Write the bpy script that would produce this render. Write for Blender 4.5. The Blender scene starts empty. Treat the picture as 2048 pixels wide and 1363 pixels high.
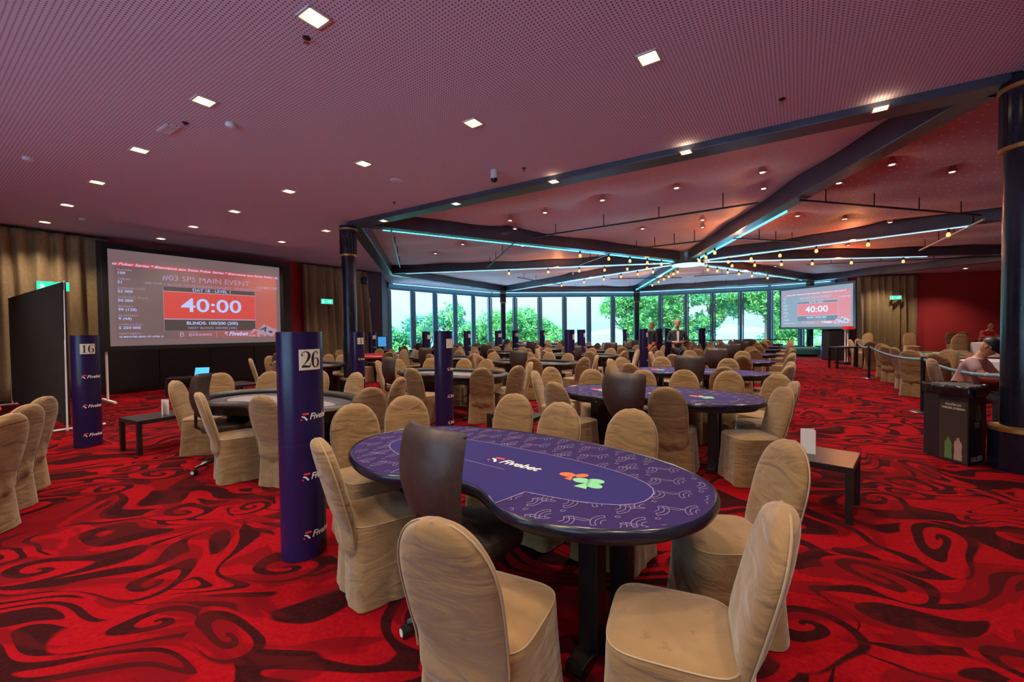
import bpy, math, random
from mathutils import Vector, Matrix
PI = math.pi
random.seed(7)
SC = bpy.context.scene
COL = SC.collection
R = math.radians

# ------------------------------------------------------------------ camera
cam_d = bpy.data.cameras.new('camera'); cam = bpy.data.objects.new('camera', cam_d); COL.objects.link(cam)
FPX = 850.0
cam_d.sensor_width = 36.0; cam_d.lens = 36.0 * FPX / 2048.0
cam_d.clip_start = 0.05; cam_d.clip_end = 6000
PITCH = math.atan((681.5 - 661.0) / FPX); ROLL = R(0.7)
cam.matrix_world = Matrix.Translation((0, 0, 1.55)) @ Matrix.Rotation(PI/2 - PITCH, 4, 'X') @ Matrix.Rotation(-ROLL, 4, 'Z')
SC.camera = cam

# ------------------------------------------------------------------ view + world + sun
vs = SC.view_settings
SC.display_settings.display_device = 'sRGB'
vs.view_transform = 'Standard'; vs.look = 'None'; vs.gamma = 1.0; vs.use_curve_mapping = False
vs.exposure = 0.4
w = bpy.data.worlds.new('world'); SC.world = w; w.use_nodes = True
wn = w.node_tree; wn.nodes.clear()
wo = wn.nodes.new('ShaderNodeOutputWorld'); wb = wn.nodes.new('ShaderNodeBackground')
wt = wn.nodes.new('ShaderNodeTexCoord'); wsx = wn.nodes.new('ShaderNodeSeparateXYZ'); wr = wn.nodes.new('ShaderNodeValToRGB')
wn.links.new(wt.outputs['Generated'], wsx.inputs[0]); wn.links.new(wsx.outputs['Z'], wr.inputs[0])
cr = wr.color_ramp
cr.elements[0].position = 0.0; cr.elements[0].color = (0.52, 0.86, 0.93, 1)
cr.elements[1].position = 0.6; cr.elements[1].color = (0.35, 0.66, 1.0, 1)
e = cr.elements.new(0.06); e.color = (0.72, 0.90, 0.98, 1)
e = cr.elements.new(0.14); e.color = (0.80, 0.92, 1.0, 1)
wm = wn.nodes.new('ShaderNodeMapRange'); wn.links.new(wsx.outputs['Z'], wm.inputs[0])
wm.inputs[1].default_value = 0.13; wm.inputs[2].default_value = 0.45; wm.inputs[3].default_value = 1.1; wm.inputs[4].default_value = 9.0
wn.links.new(wm.outputs[0], wb.inputs['Strength'])
wn.links.new(wr.outputs[0], wb.inputs['Color'])
wn.links.new(wb.outputs[0], wo.inputs[0])
sun_d = bpy.data.lights.new('sun', 'SUN'); sun = bpy.data.objects.new('sun', sun_d); COL.objects.link(sun)
sun_d.energy = 4.0; sun_d.angle = R(1.0); sun_d.color = (1.0, 0.95, 0.85)
sun.rotation_euler = (R(40), 0, R(-25))

# ------------------------------------------------------------------ helpers
def tag(o, label=None, cat=None, group=None, kind=None):
    if label: o['label'] = label
    if cat: o['category'] = cat
    if group: o['group'] = group
    if kind: o['kind'] = kind
    return o
def empty(name, loc=(0, 0, 0), rz=0.0, label=None, cat=None, group=None, kind=None):
    o = bpy.data.objects.new(name, None); COL.objects.link(o)
    o.empty_display_size = 0.1
    o.location = loc; o.rotation_euler = (0, 0, rz)
    return tag(o, label, cat, group, kind)
KIDS = {}
def parent(o, p):
    if p is not None:
        o.parent = p; KIDS.setdefault(p.name, []).append(o)
    return o
def copy_tree(o, par=None):
    c = o.copy(); COL.objects.link(c)
    if par is not None:
        c.parent = par; KIDS.setdefault(par.name, []).append(c)
    for ch in list(KIDS.get(o.name, [])):
        copy_tree(ch, c)
    return c
class MB:
    def __init__(s): s.v = []; s.f = []; s.mi = []; s.cur = 0
    def add(s, vs_, fs, M=None):
        b = len(s.v)
        for p in vs_:
            p = Vector(p)
            s.v.append(M @ p if M else p)
        for f in fs:
            s.f.append([b + i for i in f]); s.mi.append(s.cur)
        return s
    def box(s, c, d, M=None, rz=0):
        x, y, z = [k / 2 for k in d]
        T = Matrix.Translation(c) @ Matrix.Rotation(rz, 4, 'Z')
        if M: T = M @ T
        V = [(-x,-y,-z),(x,-y,-z),(x,y,-z),(-x,y,-z),(-x,-y,z),(x,-y,z),(x,y,z),(-x,y,z)]
        return s.add(V, [(0,3,2,1),(4,5,6,7),(0,1,5,4),(1,2,6,5),(2,3,7,6),(3,0,4,7)], T)
    def quad(s, a, b, c, d): return s.add([a, b, c, d], [(0, 1, 2, 3)])
    def prism(s, pts, z0, z1, M=None):
        n = len(pts)
        V = [(p[0], p[1], z0) for p in pts] + [(p[0], p[1], z1) for p in pts]
        F = [tuple(range(n))[::-1], tuple(range(n, 2*n))] + [(i, (i+1) % n, n+(i+1) % n, n+i) for i in range(n)]
        return s.add(V, F, M)
    def lathe(s, prof, n=24, M=None, caps=True):
        V = []; F = []
        for r, z in prof:
            for k in range(n):
                a = 2*PI*k/n; V.append((r*math.cos(a), r*math.sin(a), z))
        m = len(prof)
        for j in range(m-1):
            for k in range(n):
                F.append((j*n+k, j*n+(k+1) % n, (j+1)*n+(k+1) % n, (j+1)*n+k))
        if caps:
            F.append(tuple(range(n))[::-1]); F.append(tuple((m-1)*n+k for k in range(n)))
        return s.add(V, F, M)
    def tube(s, pts, r, n=8, closed=False, M=None):
        pts = [Vector(p) for p in pts]; m = len(pts); V = []; F = []
        up = None
        for i, p in enumerate(pts):
            if closed: t = pts[(i+1) % m] - pts[i-1]
            else: t = pts[min(i+1, m-1)] - pts[max(i-1, 0)]
            t.normalize()
            if up is None:
                up = Vector((0, 0, 1)) if abs(t.z) < 0.9 else Vector((1, 0, 0))
            a = t.cross(up)
            if a.length < 1e-4: a = t.cross(Vector((1, 0, 0)))
            a.normalize(); b = a.cross(t).normalized(); up = b
            rr = r[i] if isinstance(r, (list, tuple)) else r
            for k in range(n):
                q = 2*PI*k/n; V.append(p + a*math.cos(q)*rr + b*math.sin(q)*rr)
        for i in range(m if closed else m-1):
            for k in range(n):
                j = (i+1) % m
                F.append((i*n+k, i*n+(k+1) % n, j*n+(k+1) % n, j*n+k))
        if not closed:
            F.append(tuple(range(n))[::-1]); F.append(tuple((m-1)*n+k for k in range(n)))
        return s.add(V, F, M)
    def grid(s, rows, wrap=False, M=None):
        nr = len(rows); nc = len(rows[0]); V = [p for r_ in rows for p in r_]; F = []
        for i in range(nr-1):
            for j in range(nc if wrap else nc-1):
                F.append((i*nc+j, i*nc+(j+1) % nc, (i+1)*nc+(j+1) % nc, (i+1)*nc+j))
        return s.add(V, F, M)
    def mesh(s, name, mats, smooth=False, ang=None):
        me = bpy.data.meshes.new(name)
        me.from_pydata([tuple(v) for v in s.v], [], s.f)
        for m in (mats if isinstance(mats, (list, tuple)) else [mats]): me.materials.append(m)
        if any(s.mi): me.polygons.foreach_set('material_index', s.mi)
        if smooth: me.polygons.foreach_set('use_smooth', [True]*len(me.polygons))
        me.update(); me.validate()
        if smooth and ang:
            try: me.set_sharp_from_angle(angle=R(ang))
            except Exception: pass
        return me
    def build(s, name, mats, par=None, smooth=False, ang=35, **kw):
        o = bpy.data.objects.new(name, s.mesh(name, mats, smooth, ang)); COL.objects.link(o)
        parent(o, par)
        return tag(o, **kw) if kw else o
def bevel(o, wd=0.005, seg=2, ang=40):
    m = o.modifiers.new('bevel', 'BEVEL'); m.width = wd; m.segments = seg; m.limit_method = 'ANGLE'; m.angle_limit = R(ang)
    return o
def catmull(P, n=6):
    out = []
    for i in range(len(P)-1):
        p0 = P[max(i-1, 0)]; p1 = P[i]; p2 = P[i+1]; p3 = P[min(i+2, len(P)-1)]
        for k in range(n):
            t = k/n
            out.append(tuple(0.5*((2*b)+(-a+c)*t+(2*a-5*b+4*c-d)*t*t+(-a+3*b-3*c+d)*t**3) for a, b, c, d in zip(p0, p1, p2, p3)))
    out.append(tuple(P[-1]))
    return out
def stroke(mb, P, n=6, f=lambda x, y: (x, y, 0), smooth=True):
    """P: (x,y,width) ; flat ribbon of changing width"""
    Q = catmull(P, n) if smooth else P
    rows = []
    for i, (x, y, wd) in enumerate(Q):
        a = Q[max(i-1, 0)]; b = Q[min(i+1, len(Q)-1)]
        tx, ty = b[0]-a[0], b[1]-a[1]; l = math.hypot(tx, ty) or 1; tx /= l; ty /= l
        h = wd/2
        rows.append([f(x+ty*h, y-tx*h), f(x-ty*h, y+tx*h)])
    mb.grid(rows)

# ------------------------------------------------------------------ materials
class NT:
    def __init__(s, name):
        s.m = bpy.data.materials.new(name); s.m.use_nodes = True
        s.t = s.m.node_tree; s.b = s.t.nodes['Principled BSDF']; s.out = s.t.nodes['Material Output']
    def n(s, typ, ins=None, **at):
        x = s.t.nodes.new('ShaderNode'+typ)
        for k, v in at.items(): setattr(x, k, v)
        for k, v in (ins or {}).items(): s.set(x.inputs[k], v)
        return x
    def set(s, sock, v):
        if isinstance(v, bpy.types.NodeSocket): s.t.links.new(v, sock)
        elif isinstance(v, bpy.types.Node): s.t.links.new(v.outputs[0], sock)
        else: sock.default_value = v
    def math(s, op, a, b=0.0, c=None):
        x = s.t.nodes.new('ShaderNodeMath'); x.operation = op
        s.set(x.inputs[0], a); s.set(x.inputs[1], b)
        if c is not None: s.set(x.inputs[2], c)
        return x.outputs[0]
    def mixc(s, f, a, b):
        x = s.t.nodes.new('ShaderNodeMix'); x.data_type = 'RGBA'
        s.set(x.inputs['Factor'], f)
        for k, v in ((6, a), (7, b)): s.set(x.inputs[k], v)
        return x.outputs[2]
    def ramp(s, f, stops):
        x = s.t.nodes.new('ShaderNodeMapRange'); s.set(x.inputs[0], f)
        x.inputs[1].default_value = stops[0]; x.inputs[2].default_value = stops[1]
        return x.outputs[0]
    def P(s, **k):
        names = dict(col='Base Color', rough='Roughness', metal='Metallic', emit='Emission Color', es='Emission Strength', coat='Coat Weight', sheen='Sheen Weight', spec='Specular IOR Level', norm='Normal', trans='Transmission Weight', alpha='Alpha')
        for a, v in k.items(): s.set(s.b.inputs[names[a]], v)
        return s.m
def c4(c): return (c[0], c[1], c[2], 1)
def simple(name, col, rough=0.5, metal=0.0, **k):
    return NT(name).P(col=c4(col), rough=rough, metal=metal, **k)
def emis(name, col, st, base=(0.02, 0.02, 0.02)):
    return NT(name).P(col=c4(base), emit=c4(col), es=st, rough=0.6)
def bumped(name, col, rough, scale, strength, col2=None, dist=0.01, sheen=0.0, detail=4, stretch=(1, 1, 1), coat=0.0, spec=0.5):
    t = NT(name); tc = t.n('TexCoord')
    mp = t.n('Mapping', {'Vector': tc.outputs['Object'], 'Scale': stretch})
    nz = t.n('TexNoise', {'Vector': mp.outputs[0], 'Scale': scale, 'Detail': detail})
    bp = t.n('Bump', {'Height': nz.outputs[0], 'Strength': strength, 'Distance': dist})
    cc = t.mixc(t.ramp(nz.outputs[0], (0.35, 0.7)), c4(col), c4(col2 or col))
    return t.P(col=cc, rough=rough, norm=bp.outputs[0], sheen=sheen, coat=coat, spec=spec)

def carpet_mat():
    t = NT('carpet_red_scroll'); tc = t.n('TexCoord'); P = tc.outputs['Object']
    w1 = t.n('TexNoise', {'Vector': P, 'Scale': 0.75, 'Detail': 1.0})
    off = t.n('VectorMath', {0: w1.outputs['Color'], 1: (0.5, 0.5, 0.5)}, operation='SUBTRACT')
    sc = t.n('VectorMath', {0: off.outputs[0], 'Scale': 1.5}, operation='SCALE')
    Pw = t.n('VectorMath', {0: P, 1: sc.outputs[0]}, operation='ADD').outputs[0]
    flat = t.n('VectorMath', {0: Pw, 1: (1, 1, 0)}, operation='MULTIPLY').outputs[0]
    # flowing leaf-like bands
    mpc = t.n('Mapping', {'Vector': flat, 'Rotation': (0, 0, R(-25)), 'Scale': (0.72, 1.4, 1.0)})
    n1 = t.n('TexNoise', {'Vector': mpc.outputs[0], 'Scale': 1.05, 'Detail': 1.2, 'Roughness': 0.35, 'Distortion': 1.0})
    f1 = t.math('FRACT', t.math('MULTIPLY', n1.outputs[0], 7.0))
    tri = t.math('MULTIPLY', t.math('ABSOLUTE', t.math('SUBTRACT', f1, 0.5)), 2.0)
    wid = t.n('TexNoise', {'Vector': P, 'Scale': 1.6, 'Detail': 0.0})
    thr = t.math('MULTIPLY_ADD', wid.outputs[0], 1.5, -0.36)
    band = t.math('MULTIPLY_ADD', t.math('SUBTRACT', tri, thr), 14.0, 0.5)
    bandc = t.math('MINIMUM', t.math('MAXIMUM', band, 0.0), 1.0)
    # volutes inside voronoi cells
    vo = t.n('TexVoronoi', {'Vector': flat, 'Scale': 1.15, 'Randomness': 0.8}, voronoi_dimensions='2D')
    d = t.n('VectorMath', {0: flat, 1: vo.outputs['Position']}, operation='SUBTRACT')
    sp = t.n('SeparateXYZ', {0: d.outputs[0]})
    ang = t.math('DIVIDE', t.math('ARCTAN2', sp.outputs[1], sp.outputs[0]), 2*PI)
    r = t.n('VectorMath', {0: d.outputs[0]}, operation='LENGTH').outputs['Value']
    lg = t.math('MULTIPLY', t.math('POWER', r, 0.7), 4.3)
    fr = t.math('FRACT', t.math('ADD', t.math('ADD', ang, lg), 10.0))
    tri2 = t.math('MULTIPLY', t.math('ABSOLUTE', t.math('SUBTRACT', fr, 0.5)), 2.0)
    sv = t.math('MINIMUM', t.math('MAXIMUM', t.math('MULTIPLY_ADD', t.math('SUBTRACT', tri2, 0.42), 12.0, 0.5), 0.0), 1.0)
    inside = t.math('MINIMUM', t.math('MAXIMUM', t.math('MULTIPLY_ADD', t.math('SUBTRACT', 0.26, r), 60.0, 0.5), 0.0), 1.0)
    pat = t.math('ADD', t.math('MULTIPLY', sv, inside), t.math('MULTIPLY', bandc, t.math('SUBTRACT', 1.0, inside)))
    fz = t.n('TexNoise', {'Vector': P, 'Scale': 40.0, 'Detail': 3.0})
    red = t.mixc(t.ramp(fz.outputs[0], (0.3, 0.7)), (0.19, 0.002, 0.005, 1), (0.27, 0.004, 0.009, 1))
    drk = t.mixc(t.ramp(fz.outputs[0], (0.3, 0.7)), (0.020, 0.003, 0.004, 1), (0.036, 0.005, 0.007, 1))
    mn = t.n('TexNoise', {'Vector': mpc.outputs[0], 'Scale': 2.3, 'Detail': 1.0, 'Distortion': 1.2})
    mid = t.math('MINIMUM', t.math('MAXIMUM', t.math('MULTIPLY_ADD', t.math('SUBTRACT', mn.outputs[0], 0.53), 22.0, 0.5), 0.0), 1.0)
    red = t.mixc(t.math('MULTIPLY', mid, 0.8), red, (0.115, 0.003, 0.006, 1))
    drk = t.mixc(t.math('MULTIPLY', mid, 0.5), drk, (0.075, 0.005, 0.006, 1))
    col = t.mixc(pat, drk, red)
    fz2 = t.n('TexNoise', {'Vector': P, 'Scale': 350.0, 'Detail': 1.0})
    bp = t.n('Bump', {'Height': fz2.outputs[0], 'Strength': 0.5, 'Distance': 0.004})
    return t.P(col=col, rough=0.95, norm=bp.outputs[0], sheen=0.0, spec=0.04)
def ceiling_mat():
    t = NT('perforated_ceiling'); tc = t.n('TexCoord')
    mp = t.n('Mapping', {'Vector': tc.outputs['Object'], 'Rotation': (0, 0, R(34)), 'Scale': (28.0, 28.0, 28.0)})
    fr = t.n('VectorMath', {0: mp.outputs[0]}, operation='FRACTION')
    sb = t.n('VectorMath', {0: fr.outputs[0], 1: (0.5, 0.5, 0.0)}, operation='SUBTRACT')
    sp = t.n('SeparateXYZ', {0: sb.outputs[0]})
    r2 = t.math('ADD', t.math('MULTIPLY', sp.outputs[0], sp.outputs[0]), t.math('MULTIPLY', sp.outputs[1], sp.outputs[1]))
    hole = t.math('LESS_THAN', r2, 0.045)
    return t.P(col=t.mixc(hole, (0.80, 0.64, 0.76, 1), (0.15, 0.10, 0.12, 1)), rough=0.8, spec=0.2)
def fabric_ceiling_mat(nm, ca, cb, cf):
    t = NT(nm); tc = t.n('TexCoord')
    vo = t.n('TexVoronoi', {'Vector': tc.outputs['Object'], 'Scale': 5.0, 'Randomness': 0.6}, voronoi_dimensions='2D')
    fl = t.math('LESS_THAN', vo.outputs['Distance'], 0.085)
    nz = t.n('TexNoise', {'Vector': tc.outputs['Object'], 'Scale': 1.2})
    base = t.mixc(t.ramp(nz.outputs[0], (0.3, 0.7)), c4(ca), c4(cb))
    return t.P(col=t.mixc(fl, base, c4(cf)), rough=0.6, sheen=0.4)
def chair_mat(name, a, b, stain):
    t = NT(name); tc = t.n('TexCoord'); oi = t.n('ObjectInfo')
    vec = t.n('VectorMath', {0: tc.outputs['Object'], 1: oi.outputs['Random']}, operation='ADD').outputs[0]
    n1 = t.n('TexNoise', {'Vector': vec, 'Scale': 4.0, 'Detail': 4.0, 'Distortion': 0.6})
    n2 = t.n('TexNoise', {'Vector': vec, 'Scale': 9.0, 'Detail': 6.0, 'Roughness': 0.7})
    col = t.mixc(t.ramp(n1.outputs[0], (0.3, 0.72)), c4(a), c4(b))
    col = t.mixc(t.ramp(n2.outputs[0], (0.60, 0.78)), col, c4(stain))
    mp = t.n('Mapping', {'Vector': vec, 'Scale': (3.0, 3.0, 9.0), 'Rotation': (0.5, 0.4, 0)})
    wr_ = t.n('TexNoise', {'Vector': mp.outputs[0], 'Scale': 1.1, 'Detail': 3.0, 'Distortion': 1.0})
    bp = t.n('Bump', {'Height': wr_.outputs[0], 'Strength': 0.8, 'Distance': 0.03})
    return t.P(col=col, rough=0.85, sheen=0.35, norm=bp.outputs[0], spec=0.2)
def screen_mat(name, left, right, st):
    t = NT(name); tc = t.n('TexCoord'); sp = t.n('SeparateXYZ', {0: tc.outputs['Object']})
    f = t.n('MapRange', {0: sp.outputs[0], 1: -0.9, 2: 1.6})
    col = t.mixc(f.outputs[0], c4(left), c4(right))
    return t.P(col=(0.06, 0.06, 0.06, 1), emit=col, es=st, rough=0.7)
M = {}
M['carpet'] = carpet_mat(); M['ceiling'] = ceiling_mat(); M['cfab'] = fabric_ceiling_mat('daylit_mauve_ceiling_fabric', (0.78, 0.50, 0.60), (0.86, 0.58, 0.68), (0.92, 0.80, 0.80)); M['cfab2'] = fabric_ceiling_mat('shaded_maroon_ceiling_fabric', (0.50, 0.10, 0.13), (0.58, 0.13, 0.17), (0.85, 0.58, 0.48))  # one tent fabric in two colours: paler where daylit, darker where shaded
M['chair'] = chair_mat('tan_velvet_cover', (0.200, 0.114, 0.047), (0.258, 0.155, 0.068), (0.115, 0.060, 0.025))
M['seam'] = simple('cover_seam', (0.33, 0.24, 0.145), 0.8)
M['leather'] = bumped('dark_brown_leather', (0.035, 0.020, 0.018), 0.42, 30, 0.25, (0.05, 0.03, 0.026), 0.003)
M['rail'] = bumped('black_padded_leather', (0.018, 0.017, 0.018), 0.4, 40, 0.2, None, 0.003)
M['black'] = bumped('black_lacquered_wood', (0.012, 0.010, 0.012), 0.3, 8, 0.05, (0.02, 0.016, 0.016))
M['blackmat'] = simple('matt_black_fabric', (0.006, 0.006, 0.009), 0.9)
M['bluegloss'] = bumped('glossy_midnight_paint', (0.006, 0.008, 0.020), 0.22, 3, 0.08, (0.010, 0.012, 0.03), 0.02)
M['gold'] = simple('brushed_brass', (0.60, 0.38, 0.14), 0.35, 0.9)
M['chrome'] = simple('chrome', (0.75, 0.75, 0.78), 0.2, 1.0)
M['banner'] = simple('purple_printed_card', (0.014, 0.008, 0.060), 0.27)
M['white'] = simple('white_print', (0.80, 0.78, 0.76), 0.6)
M['plate'] = simple('number_card', (0.62, 0.57, 0.48), 0.6)
M['ink'] = simple('black_ink', (0.01, 0.01, 0.02), 0.5)
M['redp'] = simple('red_print', (0.75, 0.05, 0.05), 0.5)
M['orangep'] = simple('orange_print', (0.95, 0.13, 0.03), 0.6)
M['greenp'] = simple('green_print', (0.18, 0.55, 0.30), 0.6)
M['felt'] = simple('purple_felt', (0.024, 0.020, 0.125), 0.8, spec=0.15)
M['felt2'] = simple('purple_felt_border', (0.028, 0.015, 0.092), 0.8, spec=0.15)
M['line'] = simple('pale_line_print', (0.22, 0.18, 0.34), 0.6)
M['greyfelt'] = simple('grey_felt', (0.20, 0.18, 0.21), 0.7)
M['darkfelt'] = simple('dark_felt', (0.035, 0.030, 0.045), 0.7)
M['redrail'] = simple('red_vinyl', (0.60, 0.03, 0.03), 0.4)
M['bluefelt'] = simple('pale_blue_felt', (0.25, 0.30, 0.50), 0.7)
M['greenfelt'] = simple('green_felt', (0.02, 0.12, 0.06), 0.8)
M['wood'] = bumped('light_wood', (0.35, 0.18, 0.09), 0.4, 5, 0.05, (0.45, 0.25, 0.13), stretch=(1, 12, 1))
M['curtain'] = bumped('gold_brown_curtain', (0.24, 0.165, 0.075), 0.55, 14, 0.2, (0.30, 0.21, 0.10), sheen=0.3)
M['redwall'] = bumped('red_wall_paint', (0.42, 0.025, 0.028), 0.75, 30, 0.05)
M['darkwall'] = simple('dark_aubergine_wall', (0.075, 0.045, 0.075), 0.7)
M['boardwall'] = simple('black_board_wall', (0.010, 0.009, 0.014), 0.55)
M['frame'] = simple('grey_blue_window_frame', (0.10, 0.26, 0.36), 0.4)
M['header'] = simple('teal_painted_header', (0.16, 0.42, 0.50), 0.5)
M['beam'] = bumped('dark_steel_beam', (0.030, 0.042, 0.070), 0.28, 2.5, 0.15, (0.05, 0.075, 0.11), 0.02, spec=1.0)
M['led'] = emis('cyan_light_strip', (0.06, 0.50, 0.80), 3.2)
M['led2'] = emis('pale_cyan_light_strip', (0.24, 0.52, 0.74), 2.6)
M['bulb'] = emis('warm_lamp', (1.0, 0.78, 0.45), 14.0)
M['glow'] = emis('amber_globe', (1.0, 0.42, 0.14), 1.6)
M['reflector'] = simple('lamp_reflector', (0.9, 0.82, 0.65), 0.25, 0.9)
M['whiteplastic'] = simple('white_plastic', (0.75, 0.70, 0.70), 0.5)
M['exit'] = emis('green_exit_panel', (0.02, 0.60, 0.35), 1.3)
M['exitw'] = emis('white_exit_mark', (0.75, 1.0, 0.90), 1.2)
M['paper'] = simple('menu_paper', (0.72, 0.68, 0.68), 0.7)
M['paperink'] = simple('menu_print', (0.40, 0.37, 0.38), 0.7)
M['cloth'] = simple('white_tablecloth', (0.72, 0.74, 0.80), 0.8)
M['belt'] = simple('blue_grey_belt', (0.13, 0.30, 0.40), 0.6)
M['skin'] = simple('skin', (0.55, 0.27, 0.18), 0.55)
M['hair'] = simple('brown_hair', (0.12, 0.05, 0.02), 0.7)
M['fair'] = simple('light_brown_hair', (0.35, 0.17, 0.08), 0.7)
M['shirt'] = simple('pale_pink_shirt', (0.50, 0.33, 0.35), 0.8)
M['redshirt'] = simple('red_shirt', (0.75, 0.05, 0.05), 0.8)
M['suit'] = simple('dark_suit', (0.02, 0.025, 0.04), 0.8)
M['orange'] = simple('orange_trousers', (0.80, 0.16, 0.05), 0.8)
M['bark'] = bumped('pine_bark', (0.10, 0.07, 0.06), 0.9, 12, 0.6, (0.18, 0.12, 0.10))
M['leafA'] = simple('pine_leaf', (0.10, 0.32, 0.08), 0.6)
M['leafB'] = simple('fresh_leaf', (0.20, 0.48, 0.10), 0.6)
M['leafC'] = simple('blue_green_leaf', (0.05, 0.24, 0.12), 0.6)
M['lake'] = simple('lake_water', (0.15, 0.36, 0.42), 0.8, spec=0.05)
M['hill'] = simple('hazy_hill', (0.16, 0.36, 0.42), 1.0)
M['terrace'] = simple('pale_terrace_stone', (0.72, 0.72, 0.72), 0.9)
M['hedge'] = simple('hedge_leaf', (0.13, 0.38, 0.09), 0.8)
def glass_mat():
    t = NT('window_glass')
    tr = t.n('BsdfTransparent', {'Color': (0.90, 0.98, 1.0, 1)}); gl = t.n('BsdfGlossy', {'Roughness': 0.02, 'Color': (0.9, 0.95, 1, 1)})
    lw = t.n('LayerWeight', {'Blend': 0.12})
    mx = t.n('MixShader', {0: lw.outputs['Fresnel'], 1: tr.outputs[0], 2: gl.outputs[0]})
    t.t.links.new(mx.outputs[0], t.out.inputs['Surface']); return t.m
M['glass'] = glass_mat()

# ------------------------------------------------------------------ room geometry
HC = 4.2
W = [(-6.6, 22.7), (-1.5, 28.9), (8.75, 29.9), (16.1, 26.5), (18.4, 24.2)]
LEFT0 = (-16.5, 3.7); LEFT1 = (-5.78, 19.0)
BACKR = (2.5, -9.2); RB = (24.0, -4.0); RF = (31.0, 19.6); RW = (17.75, 22.5)
room = [LEFT0, BACKR, RB, RF, RW] + W[::-1] + [LEFT1]
fl = MB(); fl.add([(x, y, 0) for x, y in room], [tuple(range(len(room)))])
fl.build('floor', M['carpet'], kind='structure')
OCT = [(-3.92, 10.24), (-5.6, 19.0), (-0.56, 28.2), (8.5, 29.0), (16.9, 24.0), (20.8, 15.4), (15.4, 7.2), (5.35, 4.5)]
OC = (6.92, 16.73)
import bmesh
def ceiling_outer():
    me = bpy.data.meshes.new('ceiling'); bm = bmesh.new()
    def push(p, s): return (p[0], p[1])
    outer = [bm.verts.new((x, y, HC)) for x, y in room]
    inner = [bm.verts.new((x, y, HC)) for x, y in OCT]
    es = [bm.edges.new((outer[i], outer[(i+1) % len(outer)])) for i in range(len(outer))]
    es += [bm.edges.new((inner[i], inner[(i+1) % 8])) for i in range(8)]
    bmesh.ops.triangle_fill(bm, use_beauty=True, use_dissolve=False, edges=es)
    ext = bmesh.ops.solidify(bm, geom=list(bm.faces), thickness=-0.02) if False else None
    bm.normal_update()
    for f in bm.faces:
        if f.normal.z > 0: f.normal_flip()
    bm.to_mesh(me); bm.free(); me.materials.append(M['ceiling'])
    o = bpy.data.objects.new('ceiling', me); COL.objects.link(o); tag(o, kind='structure')
ceiling_outer()
# roof slab above everything
rf = MB(); rf.prism([(x*1.02, y*1.02) for x, y in room], 5.05, 5.25); rf.build('ceiling', M['boardwall'], kind='structure')
def wall(name, a, b, z0, z1, mat, th=0.15, side=1):
    dx, dy = b[0]-a[0], b[1]-a[1]; l = math.hypot(dx, dy); nx, ny = -dy/l*th*side, dx/l*th*side
    m = MB(); m.prism([a, b, (b[0]+nx, b[1]+ny), (a[0]+nx, a[1]+ny)], z0, z1)
    return m.build(name, mat, kind='structure')
def lerp(a, b, t): return (a[0]+(b[0]-a[0])*t, a[1]+(b[1]-a[1])*t)
DK = lerp(LEFT0, LEFT1, 0.935)
wall('wall_left', LEFT0, DK, 0, 5.05, M['redwall'])
wall('wall_left_window_side', DK, LEFT1, 0, 5.05, M['darkwall'])
wall('wall_recess_left', LEFT1, W[0], 0, 5.05, M['darkwall'])
M['pale'] = simple('pale_lilac_plaster', (0.72, 0.72, 0.84), 0.8)
BW0, BW1 = lerp(BACKR, LEFT0, 0.25), lerp(BACKR, LEFT0, 0.60)  # ends of the opening for the added fill windows
wall('wall_back', BACKR, BW0, 0, 5.05, M['pale']); wall('wall_back', BW1, LEFT0, 0, 5.05, M['pale'])
wall('wall_rear', RB, BACKR, 0, 5.05, M['pale'])
wall('wall_right', RF, RB, 0, 5.05, M['pale'])
wall('wall_far_right', RW, RF, 0, 5.05, M['redwall'])
wall('wall_recess_right', W[4], RW, 0, 5.05, M['darkwall'])
ld = (0.5735, 0.8192); ln = (0.8192, -0.5735)     # along / out of the left wall

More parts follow.
